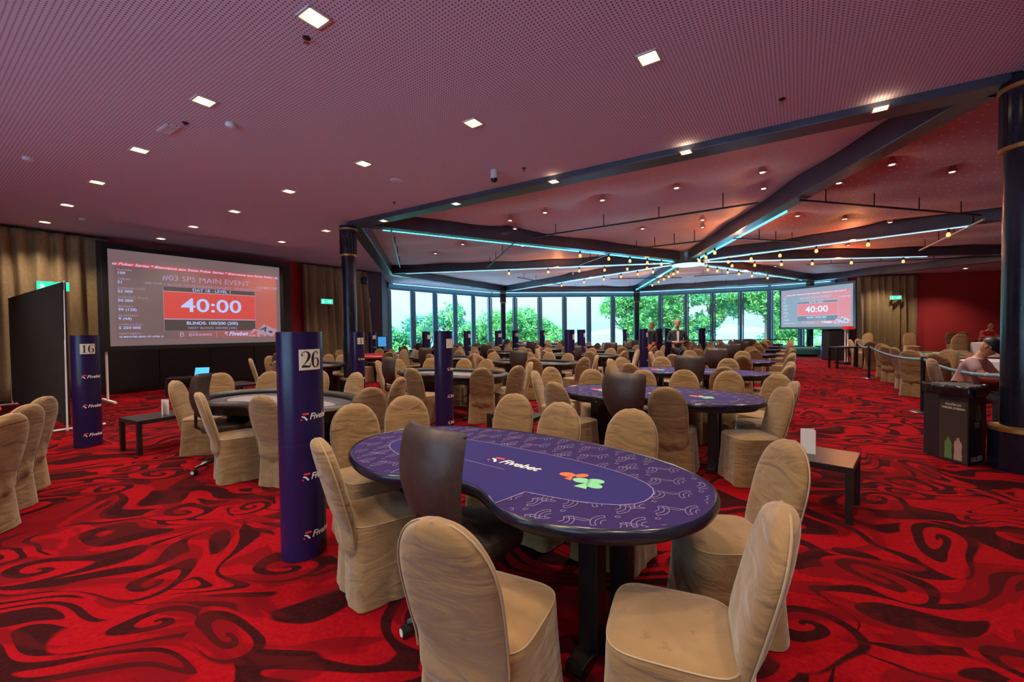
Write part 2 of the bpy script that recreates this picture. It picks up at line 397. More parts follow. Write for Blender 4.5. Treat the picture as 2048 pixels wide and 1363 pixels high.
# ------------------------------------------------------------------ glazing
wn_i = 0; GLZ = [0]
OC_ = (6.92, 16.73)
def glazing(a, b, n):
    global wn_i
    dx, dy = b[0]-a[0], b[1]-a[1]; L_ = math.hypot(dx, dy); ang = math.atan2(dy, dx)
    for i in range(n):
        wn_i += 1
        p = lerp(a, b, (i+0.5)/n); wd = L_/n
        o = empty('window_%d' % wn_i, (p[0], p[1], 0), ang, kind='structure')
        m = MB()
        m.box((-wd/2, 0, 2.1), (0.16, 0.20, 3.6)); m.box((-wd/2+0.14, -0.03, 2.05), (0.08, 0.08, 3.5))
        m.box((-wd/2-0.13, -0.03, 2.05), (0.06, 0.08, 3.5))
        m.box((0, 0, 0.42), (wd, 0.16, 0.10)); m.box((0, 0, 3.88), (wd, 0.16, 0.10))
        bevel(m.build('window_frame', M['frame'], o), 0.01)
        g = MB(); g.box((0, 0.02, 2.15), (wd-0.1, 0.012, 3.4)); g.build('window_pane', M['glass'], o)
    h = MB(); h.box((0, 0, 4.0), (L_, 0.22, 2.2)); h.v = [Vector((v.x, v.y, 3.92 if v.z < 4 else 4.9)) for v in h.v]
    q = h.build('wall_window_header', M['header'], kind='structure'); mid = lerp(a, b, 0.5); q.location = (mid[0], mid[1], 0); q.rotation_euler.z = ang
    s = MB(); s.box((0, 0, 0.18), (L_, 0.24, 0.38)); q = s.build('wall_window_sill', M['header'], kind='structure'); q.location = (mid[0], mid[1], 0); q.rotation_euler.z = ang
    inx, iny = OC_[0]-mid[0], OC_[1]-mid[1]; il = math.hypot(inx, iny)
    ls = MB(); ls.box((0, 0, 0), (L_-0.3, 0.04, 0.03)); q = ls.build('light_strip', M['led2'], label='pale cyan light strip along the header above the %s windows' % ['left', 'rear', 'right', 'hidden right', 'entrance side'][GLZ[0]], cat='light strip', group='strips above the windows'); GLZ[0] += 1
    q.location = (mid[0]+inx/il*0.30, mid[1]+iny/il*0.30, 4.12); q.rotation_euler.z = ang
    pd = bpy.data.lights.new('daylight_portal', 'AREA'); pd.shape = 'RECTANGLE'; pd.size = L_; pd.size_y = 3.4
    pd.cycles.is_portal = True
    po = bpy.data.objects.new('daylight_portal', pd); COL.objects.link(po)
    dirv = Vector((OC_[0]-mid[0], OC_[1]-mid[1], 0)).normalized()
    nv = Vector((-dy/L_, dx/L_, 0))
    if nv.dot(dirv) < 0: nv = -nv
    po.matrix_world = Matrix.Translation((mid[0]+nv.x*0.25, mid[1]+nv.y*0.25, 2.15)) @ nv.to_track_quat('-Z', 'Y').to_matrix().to_4x4()
glazing(W[0], W[1], 5); glazing(W[1], W[2], 6); glazing(W[2], W[3], 5); glazing(W[3], W[4], 2)
glazing(BW1, BW0, 5)  # unseen windows added behind the camera to let in fill daylight

# ------------------------------------------------------------------ octagon roof: beams, ribs, strips, fabric
tri_i = 0
def beam_mesh(a, b, z0, z1, wd, zb0=None, zb1=None, mat='beam'):
    global tri_i; tri_i += 1
    dx, dy = b[0]-a[0], b[1]-a[1]; L_ = math.hypot(dx, dy); nx, ny = -dy/L_*wd/2, dx/L_*wd/2
    zb0 = z0 if zb0 is None else zb0; zb1 = z1 if zb1 is None else zb1
    V = [(a[0]-nx, a[1]-ny, z0), (b[0]-nx, b[1]-ny, zb0), (b[0]+nx, b[1]+ny, zb0), (a[0]+nx, a[1]+ny, z0),
         (a[0]-nx, a[1]-ny, z1), (b[0]-nx, b[1]-ny, zb1), (b[0]+nx, b[1]+ny, zb1), (a[0]+nx, a[1]+ny, z1)]
    m = MB(); m.add(V, [(0, 3, 2, 1), (4, 5, 6, 7), (0, 1, 5, 4), (1, 2, 6, 5), (2, 3, 7, 6), (3, 0, 4, 7)])
    return bevel(m.build('trim_%d' % tri_i, M[mat], kind='structure'), 0.015)
for i in range(8):
    a = OCT[i]; b = OCT[(i+1) % 8]
    s = 0.17
    # beam sits just inside the ceiling edge
    def inn(p, d): 
        vx, vy = OC[0]-p[0], OC[1]-p[1]; l = math.hypot(vx, vy); return (p[0]+vx/l*d, p[1]+vy/l*d)
    beam_mesh(inn(a, s), inn(b, s), 4.10, 4.62, 0.34)
RIBZ = 4.14
ribs = ['left front', 'left', 'rear left', 'rear middle', 'rear right', 'right', 'front right', 'right front']
for i in range(8):
    a = OCT[i]
    vx, vy = OC[0]-a[0], OC[1]-a[1]; L_ = math.hypot(vx, vy); ux, uy = vx/L_, vy/L_
    p0 = (a[0]+ux*0.3, a[1]+uy*0.3); p1 = (OC[0]-ux*0.5, OC[1]-uy*0.5)
    beam_mesh(p0, p1, RIBZ, 4.60, 0.30 if i in (0, 7) else 0.22, RIBZ+0.02, 4.60)
    st = MB(); q0 = (a[0]+ux*0.9, a[1]+uy*0.9)
    nx, ny = -uy, ux
    sgn = 1 if i in (0, 1, 2) else -1
    if i in (5, 6, 7): q0 = (a[0]+ux*5.2, a[1]+uy*5.2)
    ln_ = math.hypot(p1[0]-q0[0], p1[1]-q0[1])
    st.box((0, 0, 0), (ln_, 0.04, 0.045))
    mid = ((q0[0]+p1[0])/2 + nx*(0.20 if i in (0, 7) else 0.15)*sgn, (q0[1]+p1[1])/2 + ny*(0.20 if i in (0, 7) else 0.15)*sgn)
    o = st.build('light_strip', M['led'] if i in (0, 3, 7) else M['led2'], label='glowing blue light strip under the %s roof rib' % ribs[i], cat='light strip', group='blue strips under the roof ribs')
    o.location = (mid[0], mid[1], RIBZ+0.02); o.rotation_euler.z = math.atan2(uy, ux)
# hub
hub = MB(); hub.lathe([(0.62, 4.05), (0.66, 4.12), (0.66, 4.62)], 16)
h = hub.build('roof_hub', M['beam'], smooth=True, label='round dark steel hub where all roof ribs meet', cat='roof hub'); h.location = (OC[0], OC[1], 0)
hr = MB(); hr.lathe([(0.55, 4.03), (0.60, 4.03), (0.60, 4.05), (0.55, 4.05)], 16); hr.build('light_ring', M['led2'], h, smooth=True)
pins = [(3.42, 8.81), (2.06, 9.58), (4.7, 7.99), (0.85, 10.52), (0.12, 12.14), (5.27, 8.91), (3.8, 12.32), (5.12, 11.41), (5.49, 12.23), (6.84, 7.68), (6.62, 8.63), (8.33, 8.08), (7.46, 11.12), (8.98, 11.48), (10.58, 11.92), (-0.01, 11.22), (-2.4, 12.6), (-1.6, 14.2), (0.4, 14.6), (-2.8, 15.8), (2.5, 14.8), (-1.6, 20), (1.5, 19.5), (3.2, 22), (2.0, 25), (6.3, 23.5), (10.2, 22.6), (12.5, 20.2), (14.2, 17.2), (16.8, 18.1), (12.0, 15.2), (17.1, 13.2)]
def sector(i):
    a = Vector((*OCT[i], 0)); b = Vector((*OCT[(i+1) % 8], 0)); c = Vector((*OC, 0)); N = 44
    m = MB(); idx = {}
    for u in range(N+1):
        for v in range(N+1-u):
            p = a*(u/N) + b*(v/N) + c*(1-(u+v)/N)
            edge = min(u, v, N-u-v)/N
            z = 4.40 + 0.16*math.exp(-edge/0.03) 
            amp = min(1, edge/0.06)
            z += amp*0.045*math.sin(p.x*2.1+p.y*1.3)*math.sin(p.y*1.9-p.x*0.7)
            for q in pins:
                d2 = (p.x-q[0])**2+(p.y-q[1])**2
                if d2 < 1.4: z += 0.14*math.exp(-d2/0.05)+0.07*math.exp(-d2/0.5)
            idx[(u, v)] = len(m.v); m.v.append(Vector((p.x, p.y, z)))
    for u in range(N):
        for v in range(N-u):
            m.f.append([idx[(u, v)], idx[(u+1, v)], idx[(u, v+1)]]); m.mi.append(0)
            if u+v < N-1: m.f.append([idx[(u+1, v)], idx[(u+1, v+1)], idx[(u, v+1)]]); m.mi.append(0)
    m.build('ceiling', M['cfab2' if i in (4, 5, 6) else 'cfab'], smooth=True, ang=None, kind='structure')  # right panels get the shaded colour, the others the daylit one
for i in range(8): sector(i)
# small light studs at the pins
def spot(name, loc, energy, col, size=R(100), blend=0.7, rad=0.05, par=None, rot=None):
    d = bpy.data.lights.new(name, 'SPOT'); d.energy = energy; d.color = col; d.spot_size = size; d.spot_blend = blend; d.shadow_soft_size = rad
    o = bpy.data.objects.new(name, d); COL.objects.link(o); o.location = loc
    if par: parent(o, par)
    return o
def point(name, loc, energy, col, rad=0.05, par=None):
    d = bpy.data.lights.new(name, 'POINT'); d.energy = energy; d.color = col; d.shadow_soft_size = rad
    o = bpy.data.objects.new(name, d); COL.objects.link(o); o.location = loc
    if par: parent(o, par)
    return o
WARM = (1.0, 0.80, 0.58)
def near_words(x, y):
    px = 1024+850*x/max(y, 0.3)
    return px
ORD = ['first', 'second', 'third', 'fourth', 'fifth', 'sixth', 'seventh', 'eighth', 'ninth', 'tenth', 'eleventh', 'twelfth', 'thirteenth', 'fourteenth', 'fifteenth', 'sixteenth', 'seventeenth', 'eighteenth', 'nineteenth', 'twentieth']
def ordw(k):
    if k < 20: return ORD[k]
    return 'twenty-' + ORD[k-20] if k < 29 else 'thirtieth' if k == 29 else 'thirty-' + ORD[k-30]
def sector_of(p):
    for i in range(8):
        a = OCT[i]; b = OCT[(i+1) % 8]
        def s(u, v): return (v[0]-u[0])*(p[1]-u[1])-(v[1]-u[1])*(p[0]-u[0])
        d = (s(a, b), s(b, OC), s(OC, a))
        if all(x <= 0 for x in d) or all(x >= 0 for x in d): return i
    return 0
SECT = ['far left', 'rear left', 'rear', 'rear right', 'far right', 'right', 'front right', 'front']
cnt = {}
for k, (x, y) in enumerate(pins):
    si = sector_of((x, y)); cnt[si] = cnt.get(si, 0)+1
    if k == 0:
        st0 = empty('ceiling_stud_light', (x, y, 4.44))
        a = MB(); a.lathe([(0.05, 0.0), (0.075, -0.012), (0.08, 0.02), (0.02, 0.16)], 14); a.build('rim', M['chrome'], st0, smooth=True)
        a = MB(); a.lathe([(0.0, -0.008), (0.045, -0.008), (0.045, 0.0)], 12, caps=False); a.build('lens', emis('stud_lens', (1, 0.8, 0.6), 2.0), st0)
        s_ = st0
    else:
        s_ = copy_tree(st0); s_.location = (x, y, 4.44)
    tag(s_, 'small round stud light in the %s fabric panel, %s counted from the camera' % (SECT[si], ordw(cnt[si]-1)), 'ceiling light', 'stud lights in the fabric ceiling')
# spot lamps for the tented hall (energy carried by the studs)
for (x, y) in [(3.42, 8.81), (0.85, 10.52), (6.84, 7.68), (3.8, 12.32), (8.98, 11.48), (-1.6, 14.2), (1.5, 19.5), (6.3, 23.5), (12.5, 20.2), (12.0, 15.2), (2.5, 14.8), (2.0, 25), (14.2, 17.2)]:
    spot('hall_spot', (x, y, 4.38), 430, (1.0, 0.83, 0.68), R(125), 0.8, 0.06)

# ------------------------------------------------------------------ downlights in the flat ceiling
dl0 = empty('ceiling_downlight', (0, 0, HC), R(56))
a = MB()
s = 0.085
for (cx, cy, dx, dy) in ((0, 0.095, 0.21, 0.02), (0, -0.095, 0.21, 0.02), (0.095, 0, 0.02, 0.21), (-0.095, 0, 0.02, 0.21)): a.box((cx, cy, -0.006), (dx, dy, 0.012))
bevel(a.build('frame', M['whiteplastic'], dl0), 0.002)
a = MB(); a.grid([[(-s, -s, 0), (s, -s, 0), (s, s, 0), (-s, s, 0)], [(-.04, -.04, -0.002), (.04, -.04, -0.002), (.04, .04, -0.002), (-.04, .04, -0.002)]], wrap=True); a.build('reflector', emis('lit_reflector', (1.0, 0.72, 0.38), 1.6, (0.8, 0.7, 0.5)), dl0)
a = MB(); a.lathe([(0.0, -0.014), (0.03, -0.013), (0.045, -0.004), (0.045, 0.0)], 16, caps=False); a.build('lamp', M['bulb'], dl0, smooth=True)
sx, sy = -1.83, 1.255
bx, by = 1.17, 1.84
dls = []
for j, (ox, oy, i0, i1) in enumerate([(-1.63, 3.63, -2, 6), (-0.46, 5.47, -1, 6), (0.71, 7.31, 2, 5), (1.88, 9.15, 4, 5)]):
    for i in range(i0, i1): dls.append((j, i, ox+sx*i, oy+sy*i))
for j, (ox, oy, i0, i1) in enumerate([(-2.80, 1.79, -6, 5), (-3.97, -0.05, -5, 4)]):  # unseen grid rows past the camera, lengthened to add fill light
    for i in range(i0, i1): dls.append((4+j, i, ox+sx*i, oy+sy*i))
rown = ['second row from the left wall side front', 'row beside the tented roof', 'short row behind the tall left column', 'last row near the curtain', 'row above the left aisle', 'unseen row above the camera, lengthened for fill light']
rr = {}
first = True
for (j, i, x, y) in dls:
    if j == 2 and i < 3: continue
    if j == 3 and i < 5: pass
    # stay inside the room and off the octagon
    if (x-LEFT0[0])*ln[0]+(y-LEFT0[1])*ln[1] < 0.4: continue
    if first: o = dl0; first = False
    else: o = copy_tree(dl0)
    o.location = (x, y, HC-0.001)
    rr[j] = rr.get(j, 0)+1
    rowname = ['long row over the screen aisle', 'row next to the tented roof', 'row behind the left column', 'row nearest the far curtain', 'unseen row over the left chairs, lengthened for fill light', 'unseen row above the camera, lengthened for fill light'][j]
    tag(o, 'square lit ceiling downlight, %s in the %s' % (ordw(rr[j]-1), rowname), 'ceiling light', 'square downlights in the flat ceiling')
    spot('downlight_lamp', (x, y, HC-0.05), 140, WARM, R(120), 0.75, 0.04)
for k, (x, y) in enumerate([(4.26, 4.91), (2.46, 6.07), (0.67, 7.22), (-1.16, 8.42), (-2.98, 9.65)]):
    o = copy_tree(dl0); o.location = (x+0.08, y+0.12, 4.098); o.scale = (0.8, 0.8, 1)
    tag(o, 'square spotlight set in the underside of the near dark beam, %s from the right' % ordw(k), 'ceiling light', 'spotlights in the near beam')
    spot('beam_lamp', (x+0.08, y+0.12, 4.04), 160, WARM, R(110), 0.75, 0.04)
# right-hand flat ceiling beyond the tented roof
for (x, y) in [(18.5, 20.7), (21.2, 19.9), (20.0, 8.0), (14.0, 2.0), (9.0, 1.0), (6.0, -1.5)]:
    o = copy_tree(dl0); o.location = (x, y, HC-0.001)
    tag(o, 'square downlight over the right side, above %s' % {18.5: 'the gold curtain', 21.2: 'the red wall', 20.0: 'the gaming corner', 14.0: 'the right entrance', 9.0: 'the near right aisle', 6.0: 'the spot right of the camera'}[x], 'ceiling light', 'square downlights in the flat ceiling')
    spot('downlight_lamp', (x, y, HC-0.05), 200, WARM, R(120), 0.75, 0.04)

# ceiling devices
dets = [(-1.81, 3.88, 'sprinkler', 'small dark sprinkler head beside the nearest downlight'), (-3.51, 5.42, 'smoke_detector', 'round white smoke detector in front of the second downlight'),
        (-4.05, 5.38, 'sprinkler', 'dark sprinkler between the small grille and the white detector'), (-7.14, 6.36, 'smoke_detector', 'white ceiling sensor at the far left with a long shadow'),
        (-0.26, 7.08, 'dome_camera', 'white dome camera with dark lens near the tented roof'), (-1.99, 7.48, 'ceiling_speaker', 'flat round speaker in the ceiling left of the dome camera'),
        (3.17, 5.0, 'sprinkler', 'dark sprinkler by the near beam on the right'), (0.23, 7.0, 'sprinkler', 'tiny sprinkler right of the dome camera'),
        (-2.37, 8.74, 'sprinkler', 'tiny sprinkler just before the left column'), (-9.64, 9.64, 'smoke_detector', 'small white sensor above the left curtain')]
for x, y, nm, lb in dets:
    o = empty(nm, (x, y, HC), 0, lb, nm.replace('_', ' '))
    if nm == 'sprinkler':
        a = MB(); a.lathe([(0.035, 0), (0.035, -0.008), (0.012, -0.012), (0.012, -0.04)], 14); a.build('body', M['leather'], o, smooth=True)
        a = MB(); a.lathe([(0.028, -0.045), (0.028, -0.042)], 12); a.build('deflector', M['chrome'], o)
    elif nm == 'smoke_detector':
        a = MB(); a.lathe([(0.06, 0), (0.062, -0.02), (0.05, -0.045), (0.02, -0.055)], 20); a.build('body', M['whiteplastic'], o, smooth=True)
        a = MB(); a.lathe([(0.064, -0.012), (0.064, -0.016)], 20); a.build('vent_ring', M['paperink'], o)
    elif nm == 'dome_camera':
        a = MB(); a.lathe([(0.055, 0), (0.06, -0.10), (0.062, -0.14)], 20); a.build('housing', M['whiteplastic'], o, smooth=True)
        a = MB(); a.lathe([(0.058, -0.14), (0.055, -0.17), (0.035, -0.195), (0.005, -0.20)], 20); a.build('dome', M['bluegloss'], o, smooth=True)
    else:
        a = MB(); a.lathe([(0.10, 0), (0.10, -0.012), (0.085, -0.018)], 24); a.build('rim', M['whiteplastic'], o, smooth=True)
        a = MB(); a.lathe([(0.084, -0.014), (0.06, -0.017)], 24); a.build('grille', M['ceiling'], o)
o = empty('ceiling_grille', (-4.38, 5.52, HC), R(-34), 'small rectangular pink ceiling grille behind the dark sprinkler', 'vent')
a = MB(); a.box((0, 0, -0.008), (0.34, 0.14, 0.016)); bevel(a.build('frame', M['ceiling'], o), 0.004)
for k in range(5):
    a = MB(); a.box((0, -0.05+0.025*k, -0.018), (0.30, 0.008, 0.006)); a.build('slat', M['whiteplastic'], o)

# light tracks hanging under the fabric
trk = [((0.64, 11.76), (5.12, 8.81)), ((3.76, 13.77), (5.69, 12.51)), ((5.87, 8.67), (11.03, 10.03)), ((6.4, 12.27), (8.68, 12.82)), ((13.97, 14.61), (11.53, 10.42)), ((-2.94, 10.44), (-4.4, 16.91)), ((-0.95, 17.19), (0.12, 12.39)), ((2.72, 16.83), (3.36, 14.46)),
       ((0.3, 20.6), (2.9, 24.3)), ((3.2, 27.0), (10.0, 26.6)), ((5.0, 21.6), (8.6, 21.5)), ((10.5, 26.4), (16.0, 22.6)), ((9.0, 21.0), (11.8, 19.3)), ((12.2, 17.6), (18.8, 15.8))]
tl = ['longest one over the front panel', 'short one near the hub in the front panel', 'long one in the front right panel', 'short one by the hub in the front right panel', 'pale one in the right panel', 'steep one beside the left column', 'one in the far left panel', 'short one near the hub at left', 'one in the rear left panel', 'long one before the rear windows', 'one behind the hub', 'long one in the rear right panel', 'short one right of the hub', 'thin one in the far right panel']
for k, (p, q) in enumerate(trk):
    L_ = math.hypot(q[0]-p[0], q[1]-p[1]); mid = ((p[0]+q[0])/2, (p[1]+q[1])/2)
    o = empty('lighting_track', (mid[0], mid[1], 4.12), math.atan2(q[1]-p[1], q[0]-p[0]), 'slim dark lighting track, %s' % tl[k], 'lighting track', 'tracks under the fabric ceiling')
    a = MB(); a.box((0, 0, 0), (L_, 0.035, 0.035)); a.build('rail', M['black'] if k not in (4,) else M['whiteplastic'], o)
    n = 4
    for j in range(n):
        a = MB(); a.tube([(-L_/2+L_*(j+0.5)/n, 0, 0.01), (-L_/2+L_*(j+0.5)/n, 0, 0.34)], 0.012, 6); a.build('hanger', M['black'], o)
# amber globes on the ribs
gl0 = empty('pendant_globe', (0, 0, 0))
a = MB(); a.lathe([(0.03, 4.12), (0.035, 4.05), (0.02, 4.03)], 10); a.build('holder', M['black'], gl0)
a = MB(); a.lathe([(0.012, 4.03), (0.04, 4.0), (0.05, 3.96), (0.04, 3.92), (0.012, 3.905)], 12); a.build('globe', M['glow'], gl0, smooth=True)
gi = 0
for i in range(8):
    a_ = OCT[i]
    for j, t in enumerate((0.12, 0.18, 0.25, 0.33, 0.43, 0.56)):
        if i == 7 and t > 0.3: continue
        if i == 0 and t > 0.5: continue
        x, y = OC[0]+(a_[0]-OC[0])*t, OC[1]+(a_[1]-OC[1])*t
        o = gl0 if gi == 0 else copy_tree(gl0); gi += 1
        o.location = (x, y, 0)
        tag(o, 'small glowing amber globe under the %s roof rib, %s out from the hub' % (ribs[i], ordw(j)), 'lamp', 'amber globes under the roof ribs')
    for t, e_ in ((0.12, 45), (0.4, 40)):
        x, y = OC[0]+(a_[0]-OC[0])*t, OC[1]+(a_[1]-OC[1])*t
        if not (i == 0 and t > 0.3): point('globe_lamp', (x, y, 3.98), e_, (1.0, 0.35, 0.10), 0.05)

# ------------------------------------------------------------------ columns
def column(x, y, label, base=True):
    o = empty('round_column', (x, y, 0), 0, label, 'column', 'dark round columns of the tented hall')
    a = MB(); a.lathe([(0.165, 0.02), (0.165, 3.5)], 32); a.build('shaft', M['bluegloss'], o, smooth=True)
    a = MB()
    pr = []
    for k in range(48):
        r_ = 0.20 if (k % 4) < 3 else 0.188
        pr.append((r_*math.cos(2*PI*k/48), r_*math.sin(2*PI*k/48)))
    a.prism(pr, 3.42, 4.10); a.build('capital', M['bluegloss'], o)
    for z, r_ in ((3.40, 0.205), (4.02, 0.215)):
        a = MB(); a.lathe([(r_-0.01, z-0.025), (r_, z-0.02), (r_, z+0.02), (r_-0.01, z+0.025)], 32); a.build('gold_ring', M['gold'], o, smooth=True)
    a = MB(); a.lathe([(0.25, 0.0), (0.25, 0.42)], 32); a.build('plinth', M['bluegloss'], o, smooth=True)
    a = MB(); a.lathe([(0.255, 0.42), (0.255, 0.46), (0.17, 0.475)], 32); a.build('plinth_band', M['gold'], o, smooth=True)
    return o
column(5.42, 4.50, 'massive dark column with gold bands at the right edge')
column(-3.92, 10.30, 'tall dark column with gold band behind the purple totem on the left')
column(-0.56, 28.1, 'dark column before the windows left of centre')
column(8.5, 28.9, 'dark column before the windows right of centre')
column(16.9, 24.1, 'dark column mostly hidden by the right projection screen')

# ------------------------------------------------------------------ text
TXT = {}
def text_mesh(body, size, mat, bold=0.0, shear=0.0, align='CENTER', sx=1.0):
    key = (body, size, mat, bold, shear, align, sx)
    if key in TXT: return TXT[key]
    c = bpy.data.curves.new('text', 'FONT'); c.body = body; c.size = size; c.offset = bold; c.shear = shear
    c.align_x = align; c.align_y = 'CENTER'; c.resolution_u = 3
    o = bpy.data.objects.new('text', c); COL.objects.link(o)
    bpy.context.view_layer.update()
    dg = bpy.context.evaluated_depsgraph_get()
    me = bpy.data.meshes.new_from_object(o.evaluated_get(dg))
    bpy.data.objects.remove(o)
    if sx != 1.0:
        for v in me.vertices: v.co.x *= sx
    me.materials.clear(); me.materials.append(M[mat])
    TXT[key] = me
    return me
def text_on(name, body, size, mat, par, f, **k):
    """writes text as its own mesh with points mapped by f(x, y)"""
    me = text_mesh(body, size, mat, **k).copy()
    for v in me.vertices: v.co = Vector(f(v.co.x, v.co.y))
    me.update()
    o = bpy.data.objects.new(name, me); COL.objects.link(o); parent(o, par)
    return o

def logo(par, f, h, z=0):
    """brand mark: red bar, white arc, red dot and italic word; f maps flat (x,y)"""
    a = MB(); stroke(a, [(-0.20*h*5, 0.42*h, 0.24*h), (-0.05*h*5, 0.42*h, 0.24*h)], smooth=False, f=lambda x, y: f(x+0.12*y, y)); 
    a.prism([(0, 0), (0, 0), (0, 0)], 0, 0) if False else None
    g = MB(); 
    n = 12; cx, cy = -1.08*h, -0.30*h
    rows = [[f(cx+h*0.10*math.cos(2*PI*k/n)*r_, cy+h*0.10*math.sin(2*PI*k/n)*r_) for k in range(n)] for r_ in (0.05, 1.0)]
    a.grid(rows, wrap=True)
    a.build('logo_red_mark', M['redp'], par)
    stroke(g, [(-1.05*h, 0.12*h, 0.16*h), (-0.72*h, 0.0, 0.2*h), (-0.42*h, -0.42*h, 0.2*h)], f=f)
    g.build('logo_arc', M['white'], par)
    text_on('logo_word', 'Fivebet', h*1.15, 'white', par, lambda x, y: f(x-0.15*h, y), bold=0.016*h*1.2, shear=0.28, align='LEFT', sx=0.95)

# ------------------------------------------------------------------ totems
DIG = {
 '2': [[(.10,.74,.13),(.07,.86,.05),(.18,.98,.04),(.33,1.0,.06),(.47,.88,.14),(.49,.70,.17),(.40,.48,.12),(.22,.24,.05),(.06,.07,.03)], [(.06,.07,.13),(.30,.09,.13),(.50,.07,.10),(.56,.28,.03)]],
 '6': [[(.46,.84,.11),(.42,.96,.05),(.30,1.0,.04),(.16,.86,.12),(.09,.5,.17),(.13,.14,.12),(.30,.0,.04),(.46,.13,.13),(.51,.30,.16),(.46,.50,.12),(.33,.60,.04),(.20,.52,.03),(.13,.42,.03)]],
 '1': [[(.30,.02,.15),(.30,.5,.15),(.30,.98,.15)], [(.08,.82,.03),(.20,.88,.05),(.32,.97,.08)], [(.10,.02,.04),(.30,.02,.05),(.50,.02,.04)]],
}
def make_totem_base():
    t = empty('totem', (0, 0, 0))
    a = MB(); rows = []
    n = 40
    for z in (0.005, 0.4, 0.8, 1.2, 1.56):
        rows.append([(0.15*math.cos(2*PI*k/n), 0.135*math.sin(2*PI*k/n), z) for k in range(n)])
    a.grid(rows, wrap=True)
    rows = [[(x*0.96, y*0.96, z) for x, y, z in r_] for r_ in rows][::-1]
    a.grid(rows, wrap=True)
    a.build('card_tube', M['banner'], t, smooth=True)
    a = MB(); a.grid([[(0.15*math.cos(2*PI*k/n)*s_, 0.135*math.sin(2*PI*k/n)*s_, 1.561) for k in range(n)] for s_ in (0.955, 1.004)], wrap=True)
    a.build('top_rim', simple('raw_card_edge', (0.08, 0.05, 0.25), 0.5), t)
    a = MB(); a.grid([[(0.1506*math.cos(2*PI*k/n), 0.1356*math.sin(2*PI*k/n), z) for k in range(n)] for z in (0.788, 0.791)], wrap=True)
    a.build('joint_line', M['felt2'], t)
    def f(x, y): 
        th = x/0.145
        return (0.1525*math.cos(th-PI/2), 0.1375*math.sin(th-PI/2), y)
    for zc in (0.98, 0.57, 0.17):
        logo(t, lambda x, y, zc=zc: f(x-0.012, y+zc), 0.052)
    a = MB(); a.grid([[f(-0.075+0.15*k/8, z) for k in range(9)] for z in (1.30, 1.44)]); a.build('number_card', M['plate'], t, smooth=True)
    return t, f
tot0, totf = make_totem_base()
def digits(par, s):
    ht = 0.108; n = len(s)
    a = MB()
    for k, ch in enumerate(s):
        x0 = (k-(n-1)/2)*0.066 - 0.30*ht
        for st in DIG[ch]:
            stroke(a, st, 5, f=lambda x, y: tuple(Vector(totf(x0+x*ht*1.0, 1.317+y*ht)) + Vector((0, -0.0015, 0))))
    a.build('number', M['ink'], par)
TOT = [(-1.49, 2.98, '26', 'tall purple totem numbered 26 beside the nearest card table'),
       (-6.01, 5.98, '16', 'tall purple totem numbered 16 in front of the black partition'),
       (-1.05, 6.50, '', 'purple totem in the middle ground behind the nearest table'),
       (-3.35, 9.2, '1', 'purple totem numbered 1 in front of the left column'),
       (1.52, 11.25, '', 'purple totem behind the second purple table, left of the open floor'),
       (2.30, 14.1, '', 'purple totem just right of and behind the middle one'),
       (4.15, 13.4, '', 'purple totem left of the man in the dark suit'),
       (5.75, 16.6, '', 'left one of two purple totems next to the standing man'),
       (6.35, 17.3, '', 'right one of two purple totems next to the standing man'),
       (7.6, 17.0, '', 'purple totem right of the man in the dark suit'),
       (-5.35, 16.3, '', 'purple totem against the dark wall behind the left column'),
       (-3.0, 14.9, '', 'purple totem before the left windows'),
       (-1.75, 16.6, '', 'purple totem before the windows, right of the middle-ground one'),
       (-0.55, 17.2, '', 'dark-looking purple totem below the left column of the windows'),
       (0.15, 18.9, '', 'purple totem just right of the dark-looking one'),
       (1.45, 20.4, '', 'small purple totem at the middle windows'),
       (3.2, 22.6, '', 'slim purple totem far back in the middle'),
       (6.7, 25.2, '', 'farthest purple totem, near the rear window column')]
for k, (x, y, num, lb) in enumerate(TOT):
    o = tot0 if k == 0 else copy_tree(tot0)
    o.location = (x, y, 0); o.rotation_euler.z = R(-34+90) + R((0, 0, 3, -3, 5, 0, -6, 8, 3, 0, -4, 2, 0, -20, -25, 4, 0, 0)[k])
    tag(o, lb, 'totem', 'purple totems with table numbers')
    if num: TOT[k] = (o, num)
for o, num in [t for t in TOT if len(t) == 2]: digits(o, num)

